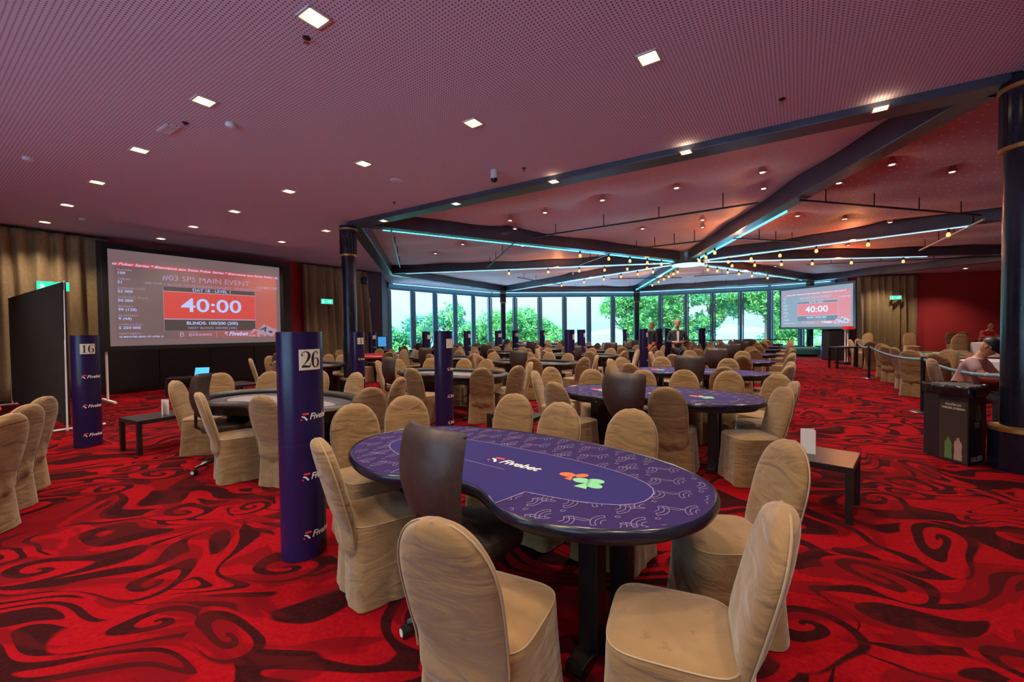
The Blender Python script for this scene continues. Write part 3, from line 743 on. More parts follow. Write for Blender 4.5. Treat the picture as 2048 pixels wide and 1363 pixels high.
# ------------------------------------------------------------------ covered chair
def make_chair():
    t = empty('covered_chair', (0, 0, 0))
    H = 0.955
    # backrest pad, leaning back and draping behind the seat
    def cy(z):      # centre line
        return -0.205 - max(0, z-0.42)*0.26 - max(0, 0.42-z)*0.12 + max(0, 0.335-z)*0.75
    def hw(z):
        if z < 0.46: return 0.165 + 0.035*math.sin(PI/2*max(0, (z-0.24)/0.22))**0.8 if z > 0.245 else 0.07
        if z < 0.70: return 0.200 + 0.012*math.sin((z-0.46)/0.24*PI/2)
        q = (z-0.70)/(H-0.70); return 0.212*max(0.0, 1-q**2.3)**(1/2.1)
    zs = [0.24, 0.255, 0.28, 0.31, 0.35, 0.40, 0.46, 0.52, 0.58, 0.64, 0.70, 0.75, 0.80, 0.84, 0.875, 0.905, 0.928, 0.943, 0.951, 0.955]
    rows = []; N = 12
    for z in zs:
        w_ = max(hw(z), 0.004); th = 0.042 if z > 0.46 else 0.030
        if z > 0.9: th *= max(0.12, 1-((z-0.9)/0.055)**2)**0.5
        row = []
        for k in range(2*N):
            if k < N: u = -1+2*k/(N); sgn = -1
            else: u = 1-2*(k-N)/(N); sgn = 1
            prof = max(0.0, 1-abs(u)**3.5)**0.5
            fold = 0
            if z < 0.66 and sgn < 0: fold = 0.010*math.sin(u*9+z*20)*(0.66-z)/0.4
            y = cy(z) + sgn*th*prof + fold - 0.018*(1-u*u)*(1 if sgn < 0 else 0.3)
            if z < 0.44 and sgn > 0: y -= 0.0
            row.append((u*w_, y, z))
        rows.append(row)
    a = MB(); a.grid(rows, wrap=True); n = 2*N
    a.add(rows[-1], [tuple(range(n))]); a.add(rows[0], [tuple(range(n))[::-1]])
    b = a.build('backrest', M['chair'], t, smooth=True, ang=None)
    sm = b.modifiers.new('sub', 'SUBSURF'); sm.levels = 1; sm.render_levels = 1
    # seam piping
    pts = []
    for z in zs[5:-2]: pts.append((-hw(z)*0.965+0.003, cy(z)-0.014, z))
    pts.append((0, cy(0.95)-0.014, 0.949))
    for z in zs[5:-2][::-1]: pts.append((hw(z)*0.965-0.003, cy(z)-0.014, z))
    a = MB(); a.tube(pts, 0.0042, 5); a.build('piping', M['seam'], b, smooth=True)
    # seat and skirt
    NP = 64
    def ring(z, hx, y0, y1, flare, amp, ph=0):
        out = []
        for k in range(NP):
            th_ = 2*PI*k/NP; c, s_ = math.cos(th_), math.sin(th_)
            p = 5.0
            r_ = (abs(c)**p+abs(s_)**p)**(-1/p)
            cx, cyy = c*r_, s_*r_
            corner = (abs(cx)*abs(cyy))**3
            m = 1+flare*(0.35+1.15*corner) + amp*math.sin(th_*9+ph)*(1-corner) + amp*0.6*math.sin(th_*17+1.3)
            out.append((hx*cx*m, (y0+y1)/2+(y1-y0)/2*cyy*m, z))
        return out
    rows = []
    for z, fl_, am in ((0.462, -0.03, 0), (0.455, 0.0, 0.002), (0.43, 0.01, 0.004), (0.36, 0.02, 0.008), (0.27, 0.05, 0.014), (0.17, 0.09, 0.020), (0.08, 0.13, 0.026), (0.02, 0.16, 0.030), (0.006, 0.162, 0.030)):
        rows.append(ring(z, 0.218, -0.215, 0.225, fl_, am, z*3))
    a = MB(); a.grid(rows[::-1], wrap=True)
    s_ = a.build('skirt', M['chair'], t, smooth=True, ang=60)
    a = MB(); rr_ = [ring(0.462, 0.218, -0.215, 0.225, -0.03, 0)]
    for q, z in ((0.94, 0.474), (0.8, 0.482), (0.5, 0.488), (0.15, 0.490)):
        rr_.append([(x*q, (y-0.005)*q+0.005, z) for x, y, _ in ring(0.47, 0.218, -0.215, 0.225, -0.03, 0)])
    a.grid(rr_, wrap=True); a.add(rr_[-1], [tuple(range(NP))])
    a.build('seat', M['chair'], t, smooth=True, ang=None)
    a = MB(); a.tube(ring(0.464, 0.218, -0.215, 0.225, -0.015, 0), 0.0035, 4, closed=True); a.build('seat_piping', M['seam'], s_, smooth=True)
    return t
chair0 = make_chair(); chair_used = [False]
BACKOFF = 0.345
def chair_at_top(tx, ty, face, label, group):
    """tx,ty = where the top of the back stands; face = heading in degrees"""
    f = R(face); x = tx + math.cos(f)*BACKOFF; y = ty + math.sin(f)*BACKOFF
    if chair_used[0]: o = copy_tree(chair0)
    else: o = chair0; chair_used[0] = True
    o.location = (x, y, 0); o.rotation_euler.z = f - PI/2
    tag(o, label, 'chair', group)
    return o

# ------------------------------------------------------------------ dealer chair
def make_dealer():
    t = empty('dealer_chair', (0, 0, 0))
    rows = []
    for i in range(15):
        v = i/14; z = 0.60+0.49*v
        w_ = 0.215+0.03*math.sin(v*PI*0.6) - (0.07*(1-v)**4) - 0.012*v**8
        yb = -0.20 - 0.10*math.sin(v*PI)*0.55 - 0.03*v
        th = 0.038 if 0 < i < 14 else 0.012
        row = []
        for k in range(24):
            if k < 12: u = -1+2*k/12; sg = -1
            else: u = 1-2*(k-12)/12; sg = 1
            row.append((u*w_, yb+sg*th*max(0, 1-abs(u)**6)**0.5+0.075*u*u, z+(0.012*(1-u*u) if i > 11 else 0)))
        rows.append(row)
    a = MB(); a.grid(rows, wrap=True); a.add(rows[-1], [tuple(range(24))]); a.add(rows[0], [tuple(range(24))[::-1]])
    b = a.build('backrest', M['leather'], t, smooth=True, ang=50)
    a = MB(); a.tube([(-0.235, -0.165, 1.075), (-0.12, -0.205, 1.092), (0, -0.222, 1.096), (0.12, -0.205, 1.092), (0.235, -0.165, 1.075)], 0.006, 6); a.build('seam', M['rail'], b)
    a = MB()
    rows = []
    for q, z in ((0.8, 0.44), (1.0, 0.46), (1.03, 0.50), (0.97, 0.53), (0.7, 0.545), (0.1, 0.548)):
        rows.append([(0.235*q*math.copysign(abs(math.cos(2*PI*k/28))**0.5, math.cos(2*PI*k/28)), 0.04+0.225*q*math.copysign(abs(math.sin(2*PI*k/28))**0.5, math.sin(2*PI*k/28)), z) for k in range(28)])
    a.grid(rows, wrap=True); a.add(rows[-1], [tuple(range(28))]); a.add(rows[0], [tuple(range(28))[::-1]])
    a.build('seat', M['leather'], t, smooth=True, ang=50)
    a = MB(); a.tube([(0, 0.0, 0.43), (0, -0.16, 0.43), (0, -0.27, 0.50), (0, -0.265, 0.70)], 0.018, 8); a.build('back_bracket', M['black'], t, smooth=True)
    a = MB(); a.lathe([(0.028, 0.10), (0.028, 0.28), (0.018, 0.281), (0.018, 0.44)], 14); a.build('gas_column', M['chrome'], t, smooth=True)
    for k in range(5):
        an = 2*PI*k/5+0.3; c, s_ = math.cos(an), math.sin(an)
        a = MB(); a.tube([(0.02*c, 0.02*s_, 0.12), (0.16*c, 0.16*s_, 0.11), (0.29*c, 0.29*s_, 0.075)], [0.028, 0.02, 0.014], 8)
        l = a.build('base_leg', M['chrome'] if False else M['black'], t, smooth=True)
        a = MB(); MM = Matrix.Translation((0.30*c, 0.30*s_, 0.031)) @ Matrix.Rotation(an+0.5, 4, 'Z') @ Matrix.Rotation(PI/2, 4, 'Y')
        a.lathe([(0.015, -0.026), (0.029, -0.024), (0.030, 0.0), (0.029, 0.024), (0.015, 0.026)], 16, MM)
        ca = a.build('caster', M['black'], t, smooth=True)
        a = MB(); a.lathe([(0.010, -0.027), (0.020, -0.0275), (0.020, 0.0275), (0.010, 0.027)], 14, MM); a.build('caster_ring', M['plate'], ca, smooth=True)
    return t
deal0 = make_dealer(); deal_used = [False]
def dealer_at(tx, ty, face, label):
    f = R(face); x = tx+math.cos(f)*0.24; y = ty+math.sin(f)*0.24
    if deal_used[0]: o = copy_tree(deal0)
    else: o = deal0; deal_used[0] = True
    o.location = (x, y, 0); o.rotation_euler.z = f-PI/2
    return tag(o, label, 'office chair', 'dark dealer chairs at the card tables')

# ------------------------------------------------------------------ card tables
def outline(hl=1.185, hwd=0.655, dent=0.22, n=160, inset=0.0):
    pts = []
    for k in range(n):
        th_ = 2*PI*k/n; c, s_ = math.cos(th_), math.sin(th_)
        p = 2.35
        r_ = ((abs(c)/(hl-inset))**p+(abs(s_)/(hwd-inset))**p)**(-1/p)
        x, y = c*r_, s_*r_
        if y < 0: y += dent*math.exp(-abs((x-0.06)/0.34)**2.4)*min(1, -y/0.4)
        pts.append((x, y))
    return pts
def inside_out(x, y, inset=0.03):
    p = 2.35; hl = 1.185-inset; hwd = 0.655-inset
    lim = -hwd
    if (abs(x)/hl)**p+(abs(y)/hwd)**p > 1: return False
    if y < 0 and y < -0.62+inset+0.22*math.exp(-abs((x-0.06)/0.34)**2.4) + 0.10*abs(x)**6: return False
    return True
def in_plain(x, y):
    if y < -0.30 and -0.39 < x < 0.40: return True
    xx = x; p = 2.6
    return (abs(xx)/0.92)**p+(abs(y+0.05)/0.30)**p < 1
def make_purple_table():
    t = empty('card_table', (0, 0, 0))
    a = MB(); a.prism(outline(inset=0.012), 0.735, 0.768); a.build('tabletop', M['felt2'], t)
    # edge band: rounded glossy rim
    a = MB(); o1 = outline(); o2 = outline(inset=0.014); rows = []
    def shift(off, z):
        o_ = outline(inset=-off); return [(x, y, z) for x, y in o_]
    rows = [shift(-0.016, 0.769), shift(-0.008, 0.774), shift(0.0, 0.770), shift(0.006, 0.755), shift(0.006, 0.735), shift(-0.004, 0.722), shift(-0.03, 0.722)]
    a.grid(rows[::-1], wrap=True); a.build('rim', M['bluegloss'], t, smooth=True, ang=50)
    a = MB(); a.prism(outline(inset=0.075), 0.675, 0.736); ap = a.build('apron', M['black'], t)
    ob = outline(inset=0.074)
    for k in range(0, 160, 10):
        x, y = ob[k]; 
        a = MB(); a.lathe([(0.007, -0.006), (0.007, 0.0), (0.003, 0.003)], 8, Matrix.Translation((x, y, 0.70)) @ Vector((x, y*2, 0)).to_track_quat('Z', 'Y').to_matrix().to_4x4())
        a.build('screw', M['chrome'], ap)
    # plain centre field
    a = MB(); pl = []
    n = 96
    for k in range(n):
        th_ = 2*PI*k/n; c, s_ = math.cos(th_), math.sin(th_); p = 2.6
        r_ = ((abs(c)/0.92)**p+(abs(s_)/0.30)**p)**(-1/p); x, y = c*r_, s_*r_-0.05
        if y < -0.2 and -0.41 < x < 0.41:
            continue
        pl.append((x, y))
    # insert the opening toward the dealer
    pl2 = []
    for k, q in enumerate(pl):
        pl2.append(q)
        nx_ = pl[(k+1) % len(pl)]
        if q[0] < -0.4 and nx_[0] > 0.4 and q[1] < 0 and nx_[1] < 0:
            pl2 += [(-0.41, -0.34), (-0.36, -0.555), (-0.24, -0.49), (-0.12, -0.43), (0.06, -0.40), (0.20, -0.43), (0.30, -0.48), (0.38, -0.53), (0.41, -0.34)]
    a.prism(pl2, 0.7685, 0.7695); a.build('centre_field', M['felt'], t)
    a = MB(); P2 = [(x, y, 0.7702) for x, y in pl2]
    drop = [i for i, q in enumerate(pl2) if -0.34 < q[0] < 0.37 and q[1] < -0.37]
    seq = pl2[drop[-1]:]+pl2[:drop[0]+1]
    stroke(a, [(x, y, 0.006) for x, y in seq], smooth=False, f=lambda x, y: (x, y, 0.7702))
    a.build('field_line', M['line'], t)
    # border pattern
    a = MB()
    def seg(P_, wd=0.0032, closed=False):
        if closed: P_ = P_+[P_[0]]
        run = []
        for q in P_:
            ok = inside_out(*q) and not in_plain(*q)
            if ok: run.append((q[0], q[1], wd))
            if (not ok or q is P_[-1]) and run:
                if len(run) > 1: stroke(a, run, smooth=False, f=lambda x, y: (x, y, 0.7702))
                run = []
    def dens(P_, k=4):
        out = []
        for i in range(len(P_)-1):
            for j in range(k): out.append(lerp(P_[i], P_[i+1], j/k))
        return out+[P_[-1]]
    d1 = (0.215, 0.075); d2 = (0.075, 0.205)
    for i in range(-9, 10):
        for j in range(-6, 7):
            cx = i*d1[0]+j*d2[0]*(-1) + 0.02; cy_ = j*0.165 + (i % 2)*0.0825
            for r_ in (0.030, 0.052, 0.072):
                for sg in (1, -1):
                    arc = []
                    for k in range(9):
                        th_ = R(-52+104*k/8)
                        arc.append((cx+sg*(0.012+r_*math.cos(th_)), cy_+r_*math.sin(th_)*sg))
                    if r_ > 0.03 or True: seg(arc)
            for sg in (1, -1):
                for th0 in (-52, 52):
                    q1 = (cx+sg*(0.012+0.052*math.cos(R(th0))), cy_+0.052*math.sin(R(th0))*sg); q2 = (cx+sg*(0.012+0.072*math.cos(R(th0))), cy_+0.072*math.sin(R(th0))*sg)
                    seg([q1, q2])
            seg(dens([(cx-0.016, cy_+0.072), (cx+0.0, cy_+0.072), (cx+0.004, cy_+0.088), (cx-0.012, cy_+0.088), (cx-0.016, cy_+0.072)], 1))
            x0 = cx+0.075; y0 = cy_+0.047
            seg(dens([(x0-0.05, y0-0.02), (x0+0.04, y0+0.0), (x0+0.055, y0+0.022), (x0-0.035, y0+0.002), (x0-0.05, y0-0.02)], 3))
    a.build('border_pattern', M['line'], t)
    # printed logos
    text_z = 0.7706
    logo(t, lambda x, y: (x+0.02, y-0.03, text_z), 0.085)
    a = MB(); stroke(a, [(-0.27, -0.14, 0.005), (0.12, -0.14, 0.005)], smooth=False, f=lambda x, y: (x, y, text_z)); a.build('betting_line', M['line'], t)
    def clubs(cx, cy_, sg):
        def blob(mb, x, y, rx, ry, rot):
            n = 20; mb.grid([[(cx+sg*(x+(rx*math.cos(2*PI*k/n)*q*math.cos(rot)-ry*math.sin(2*PI*k/n)*q*math.sin(rot))), cy_+sg*(y+(rx*math.cos(2*PI*k/n)*q*math.sin(rot)+ry*math.sin(2*PI*k/n)*q*math.cos(rot))), text_z) for k in range(n)] for q in (0.02, 1)], wrap=True)
        a = MB(); blob(a, -0.05, 0.055, 0.045, 0.032, 0.2); blob(a, 0.02, 0.085, 0.038, 0.025, 0.9); 
        a.add([(cx+sg*-0.035, cy_+sg*-0.005, text_z), (cx+sg*0.01, cy_+sg*-0.015, text_z), (cx+sg*-0.012, cy_+sg*0.05, text_z)], [(0, 1, 2)])
        a.build('orange_club', M['orangep'], t)
        a = MB(); blob(a, 0.055, 0.02, 0.048, 0.036, 0.1); blob(a, 0.12, 0.05, 0.045, 0.034, 0.3); blob(a, 0.14, -0.01, 0.046, 0.034, -0.2)
        a.add([(cx+sg*0.06, cy_+sg*-0.075, text_z), (cx+sg*0.13, cy_+sg*-0.075, text_z), (cx+sg*0.10, cy_+sg*0.02, text_z)], [(0, 1, 2)])
        a.build('green_club', M['greenp'], t)
    clubs(0.50, -0.06, 1); clubs(-0.72, -0.06, 1)
    for sx_ in (-0.68, 0.68):
        for sy_ in (-0.17, 0.17):
            a = MB(); a.box((sx_, sy_, 0.345), (0.10, 0.10, 0.65)); bevel(a.build('leg', M['black'], t), 0.006)
        a = MB(); a.box((sx_, 0, 0.03), (0.09, 0.70, 0.05)); bevel(a.build('foot', M['black'], t), 0.006)
    return t
def make_rail_table(rail, field, inner):
    t = empty('card_table', (0, 0, 0))
    a = MB(); a.prism(outline(inset=0.06), 0.715, 0.745); a.build('tabletop', field, t)
    a = MB(); rows = []
    for k in range(12):
        an = 2*PI*k/12; off = 0.055-0.062*math.cos(an); z = 0.765+0.045*math.sin(an)
        rows.append([(x, y, z) for x, y in outline(inset=off)])
    rows.append(rows[0]); a.grid(rows, wrap=True); a.build('padded_rail', rail, t, smooth=True, ang=None)
    a = MB(); a.prism(outline(inset=0.10), 0.64, 0.716); a.build('apron', M['black'], t)
    a = MB(); pts = []
    for k in range(64):
        th_ = 2*PI*k/64; c, s_ = math.cos(th_), math.sin(th_); p = 2.6
        r_ = ((abs(c)/0.88)**p+(abs(s_)/0.30)**p)**(-1/p); pts.append((c*r_, s_*r_))
    a.prism(pts, 0.7455, 0.747); a.build('centre_field', inner, t)
    a = MB(); a.tube([(x*1.08, y*1.16, 0.7465) for x, y in pts], 0.003, 4, closed=True); a.build('field_line', M['line'], t)
    for sx_ in (-0.62, 0.62):
        a = MB(); a.box((sx_, 0, 0.34), (0.09, 0.50, 0.62)); bevel(a.build('leg', M['black'], t), 0.01)
        a = MB(); a.box((sx_, 0, 0.03), (0.12, 0.74, 0.05)); bevel(a.build('foot', M['black'], t), 0.006)
    return t
PUR = make_purple_table(); DRK = make_rail_table(M['rail'], M['darkfelt'], M['greyfelt']); REDT = make_rail_table(M['redrail'], M['bluefelt'], M['bluefelt'])
used = {}
def place_table(kind, x, y, ang, label, group):
    proto = {'P': PUR, 'D': DRK, 'R': REDT}[kind]
    o = copy_tree(proto) if used.get(kind) else proto
    used[kind] = True
    o.location = (x, y, 0); o.rotation_euler.z = R(ang)
    return tag(o, label, 'card table', group)
SEATS = [('far side, right', 0.42, 1.05), ('far side, middle', -0.20, 1.06), ('far side, left', -0.86, 1.08), ('left end, far side', -1.60, 0.55), ('left end, near side', -1.63, -0.08),
         ('near side, left', -0.86, -1.02), ('near side, right', 0.62, -1.06), ('right end, near side', 1.52, -0.42), ('right end, far side', 1.50, 0.55)]
def face_to(tx, ty, cx, cy_, ang):
    a = R(ang); ux, uy = math.cos(a), math.sin(a)
    dx, dy = tx-cx, ty-cy_; l = max(-0.5, min(0.5, dx*ux+dy*uy))
    px_, py_ = cx+ux*l, cy_+uy*l
    return math.degrees(math.atan2(py_-ty, px_-tx))
def seat_ring(cx, cy_, ang, tname, seats=None, skip=(), dealer=True, grp=None):
    a = R(ang); ux, uy = math.cos(a), math.sin(a)
    for k, (nm, sx_, sy_) in enumerate(seats or SEATS):
        if k in skip: continue
        sx_ += random.uniform(-0.06, 0.06); sy_ += random.uniform(-0.05, 0.07)
        tx = cx+ux*sx_-uy*sy_; ty = cy_+uy*sx_+ux*sy_
        chair_at_top(tx, ty, face_to(tx, ty, cx, cy_, ang)+random.uniform(-9, 9), 'tan covered chair at %s, %s' % (tname, nm), grp or 'covered chairs around the card tables')
    if dealer:
        tx = cx+ux*0.06+uy*0.80; ty = cy_+uy*0.06-ux*0.80
        dealer_at(tx, ty, ang+90+random.uniform(-8, 8), 'dark dealer chair at the middle of %s' % tname)
def seats_px(lst, cx, cy_, ang, tname):
    for tx, ty, nm, *ff in lst:
        f = ff[0] if ff else face_to(tx, ty, cx, cy_, ang)
        chair_at_top(tx, ty, f, 'tan covered chair at %s, %s' % (tname, nm), 'covered chairs around the card tables')
GP = 'purple printed card tables'; GD = 'dark railed card tables'
AX = -38.0
# nearest table
place_table('P', -0.06, 2.56, AX, 'nearest large purple card table with orange and green clubs', GP)
seats_px([(0.90, 3.17, 'far side, right'), (0.40, 3.50, 'far side, middle'), (0.02, 4.02, 'far side, left', 245), (-1.0, 3.98, 'left end, farthest', 290), (-1.34, 3.56, 'left end, beyond the black dealer chair', -52),
          (-1.10, 2.40, 'left end by totem 26', 36), (-0.245, 1.345, 'near side, closest to the camera', 64), (0.90, 1.41, 'right end, closest to the camera', 158), (1.46, 2.23, 'right end with bluish light on its back', 180)], -0.03, 2.60, AX, 'the nearest purple table')
dealer_at(-0.43, 2.00, 45, 'black leather dealer chair drawn up to the nearest purple table')
# second
place_table('P', 1.72, 5.16, -33, 'second purple card table back, with a printed club at each end', GP)
seats_px([(1.20, 6.45, 'far side, second from left'), (1.93, 6.25, 'far side, third from left'), (2.5, 6.18, 'far side, fourth from left', 250), (3.05, 5.95, 'right end, far corner', 225), (3.42, 5.45, 'right end, big one facing the camera', 205),
          (3.13, 4.70, 'right end, rearmost in profile', 160), (2.75, 4.28, 'right end, nearest in profile', 178), (1.58, 4.36, 'near side, back to the camera'), (0.48, 4.9, 'near side, left, back to the camera', 40), (0.33, 6.3, 'left end, leftmost', -20), (0.62, 6.95, 'far side, leftmost', -60)], 1.72, 5.16, -33, 'the second purple table back')
dealer_at(1.12, 4.38, 50, 'black leather dealer chair at the second purple table back')
names = ORD
for k in range(2, 8):
    cx, cy_ = -0.03+1.70*k, 2.60+2.60*k
    tn = 'the %s purple table back' % names[k]
    place_table('P', cx, cy_, -35, '%s purple card table back in the right-hand row' % names[k], GP)
    seat_ring(cx, cy_, -35, tn, dealer=(k < 7))
# dark railed row
place_table('D', -2.75, 4.98, -30, 'nearest dark padded card table beside totem 26', GD)
seats_px([(-4.42, 5.55, 'left end in profile', 12), (-3.24, 4.38, 'near left, back to the camera', 40), (-2.44, 4.12, 'near side beside totem 26', 75), (-4.55, 6.6, 'far left, facing the camera', 290), (-3.85, 6.75, 'far middle, facing the camera', 275),
          (-1.55, 4.62, 'right end, back to the camera', 125), (-1.48, 5.6, 'right end, far side', 165), (-3.05, 6.75, 'far side, right of middle', 250), (-2.35, 6.4, 'far side, right', 238)], -2.75, 4.98, -30, 'the nearest dark table')
dealer_at(-3.58, 4.82, 20, 'black leather dealer chair leaning back at the nearest dark table')
place_table('D', -1.15, 7.95, -33, 'second dark padded card table back, behind the middle-ground totem', GD)
seats_px([(-2.85, 9.0, 'left end in profile', 0), (-2.6, 9.6, 'left end, second', -30), (-1.68, 7.05, 'near side, back to the camera', 60), (-1.85, 9.75, 'far left, facing the camera', 270), (-1.05, 9.35, 'far side, second', 250), (-0.55, 9.1, 'far side, third', 240),
          (-0.50, 6.95, 'near right, back to the camera', 95), (0.10, 7.3, 'right end, back to the camera', 130), (0.35, 8.1, 'right end, far side', 190)], -1.15, 7.95, -33, 'the second dark table back')
dealer_at(-2.30, 7.78, 40, 'black leather dealer chair at the second dark table back')
for k in range(2, 8):
    cx, cy_ = -2.85+1.68*k, 5.25+2.62*k
    tn = 'the %s dark table back' % names[k]
    place_table('D', cx, cy_, -34, '%s dark padded card table back in the middle row' % names[k], GD)
    seat_ring(cx, cy_, -34, tn)
# left row
for k in range(1, 6):
    cx, cy_ = -5.65+1.70*k, 7.6+2.60*k
    if k == 1: cx -= 1.2; cy_ += 0.5
    if k == 2: cx += 0.15; cy_ -= 0.1
    tn = 'the %s table of the left row' % names[k-1]
    place_table('D', cx, cy_, -34, '%s dark card table of the left row past the tall column' % names[k-1], GD)
    seat_ring(cx, cy_, -34, tn, skip=(7, 8) if k == 1 else ())
place_table('R', -4.75, 14.2, -34, 'red-railed card table with pale blue felt by the left wall', 'red railed card table')
seat_ring(-4.75, 14.2, -34, 'the red-railed table', skip=(3, 5), dealer=False)
for k in range(0, 4):
    cx, cy_ = -3.35+1.70*k, 17.9+2.55*k
    tn = 'the %s table of the window row' % names[k]
    place_table('D', cx, cy_, -34, '%s dark card table of the row under the left windows' % names[k], GD)
    seat_ring(cx, cy_, -34, tn, dealer=(k % 2 == 0))
# table at the far left, cut by the frame
place_table('R', -6.35, 4.35, -30, 'red-edged card table cut off by the left edge of the picture', 'red railed card table')
seats_px([(-4.66, 4.22, 'uppermost of the three', 192), (-4.28, 3.74, 'middle of the three', 188), (-3.92, 3.30, 'nearest of the three', 190)], -6.35, 4.35, -30, 'the left picture edge')

# ------------------------------------------------------------------ curtains, boards, partition
def curtain(a, b, z0, z1, label, off=0.22, side=1, pinch=None, waves=None, flare=0.0, shift=0.0):
    dx, dy = b[0]-a[0], b[1]-a[1]; L_ = math.hypot(dx, dy); ux, uy = dx/L_, dy/L_; nx, ny = -uy*side, ux*side
    n = int(L_*26); rows = []
    rnd = random.Random(int(L_*100)); ph = [rnd.uniform(0, 6.28) for _ in range(6)]
    for z in (z0, z0+0.4, z0+1.2, z0+2.2, z1-0.5, z1-0.12, z1):
        row = []; v = (z-z0)/(z1-z0)
        for k in range(n+1):
            s_ = L_*k/n
            amp = 0.105*(1-0.5*v**6)
            d = off + amp*math.sin(s_*19+ph[0]+0.8*math.sin(s_*2.3+ph[1])) + 0.03*math.sin(s_*41+ph[2]+v*2)
            ss = s_+0.03*math.sin(s_*7+v*3) + flare*(1-v)*(s_/L_)
            row.append((a[0]+ux*ss+nx*d, a[1]+uy*ss+ny*d, z))
        rows.append(row)
    m = MB(); m.grid(rows)
    o = m.build('curtain', M['curtain'], smooth=True, ang=None, label=label, cat='curtain')
    sm = o.modifiers.new('th', 'SOLIDIFY'); sm.thickness = 0.006
    m = MB(); m.box((0, 0, 0), (L_, 0.03, 0.04)); r_ = m.build('curtain_rail', M['black'], o)
    r_.location = ((a[0]+b[0])/2+nx*off, (a[1]+b[1])/2+ny*off, z1+0.015); r_.rotation_euler.z = math.atan2(uy, ux)
    return o
def onleft(t): return lerp(LEFT0, LEFT1, t)
curtain(onleft(0.18), onleft(0.515), 0.02, 4.12, 'long gold-brown curtain along the left wall behind the partition', side=-1)
curtain(onleft(0.80), onleft(0.955), 0.02, 4.12, 'gold-brown curtain between the projection screen and the left column', side=-1, flare=0.25)
curtain((17.95, 22.25), (20.55, 21.70), 0.02, 4.12, 'gold-brown curtain right of the far projection screen', side=-1)
# black board panels behind the left screen
BA = (-10.75, 11.05); BB = (-7.75, 14.95)
L_ = math.hypot(BB[0]-BA[0], BB[1]-BA[1]); ang = math.atan2(BB[1]-BA[1], BB[0]-BA[0])
for k in range(4):
    p = lerp(BA, BB, (k+0.5)/4)
    o = empty('black_panel', (p[0], p[1], 0), ang, 'tall matt black wall board behind the left screen, %s from the left' % ordw(k), 'wall board', 'black wall boards')
    a = MB(); a.box((0, 0, 2.02), (L_/4-0.015, 0.06, 4.0)); bevel(a.build('board', M['boardwall'], o), 0.006)
    a = MB(); a.box((0, -0.034, 0.08), (L_/4-0.03, 0.012, 0.12)); a.build('kick_board', M['black'], o)
# black fabric partition on white feet
p0, p1 = (-7.30, 6.96), (-11.45, 9.72)
L_ = math.hypot(p1[0]-p0[0], p1[1]-p0[1]); o = empty('partition', ((p0[0]+p1[0])/2, (p0[1]+p1[1])/2, 0), math.atan2(p1[1]-p0[1], p1[0]-p0[0]), 'tall black fabric partition on thin white feet at the left', 'partition')
a = MB(); a.box((0, 0, 1.26), (L_, 0.05, 2.36)); bevel(a.build('fabric_panel', M['blackmat'], o), 0.02)
for sx_ in (-1, 1):
    a = MB(); a.tube([(sx_*L_/2*0.995, 0.02, 0.0), (sx_*L_/2*0.995, 0.0, 2.46)], 0.014, 8); a.build('pole', M['whiteplastic'], o)
    a = MB(); a.tube([(sx_*L_/2*0.98, -0.45, 0.02), (sx_*L_/2*0.98, 0.45, 0.02)], 0.018, 8); a.build('foot', M['whiteplastic'], o)

# ------------------------------------------------------------------ projection screens
M['scrL'] = screen_mat('projection_left', (0.10, 0.060, 0.064), (0.34, 0.060, 0.050), 1.0)
M['scrR'] = screen_mat('projection_right', (0.20, 0.30, 0.38), (0.55, 0.22, 0.27), 1.0)
M['sred'] = emis('projected_red', (0.46, 0.045, 0.04), 1.0); M['sdark'] = emis('projected_brown', (0.05, 0.035, 0.034), 1.0)
M['stxt'] = emis('projected_pale_blue', (0.36, 0.42, 0.70), 1.0); M['slil'] = emis('projected_lilac', (0.34, 0.22, 0.34), 1.0)
M['sbord'] = emis('projected_border', (0.13, 0.085, 0.09), 1.0)
M['scard'] = emis('projected_card_white', (0.26, 0.20, 0.26), 1.0)
M['sredR'] = emis('projected_pink', (0.58, 0.20, 0.25), 1.0); M['sdarkR'] = emis('projected_grey_blue', (0.12, 0.20, 0.27), 1.0); M['sbordR'] = emis('projected_pale_grey', (0.24, 0.28, 0.36), 1.0)
M['scardR'] = emis('projected_pale_card', (0.45, 0.48, 0.60), 1.0); M['stxtR'] = emis('projected_pale_text', (0.55, 0.75, 0.95), 1.0); M['slilR'] = emis('projected_faint_text', (0.48, 0.46, 0.60), 1.0)
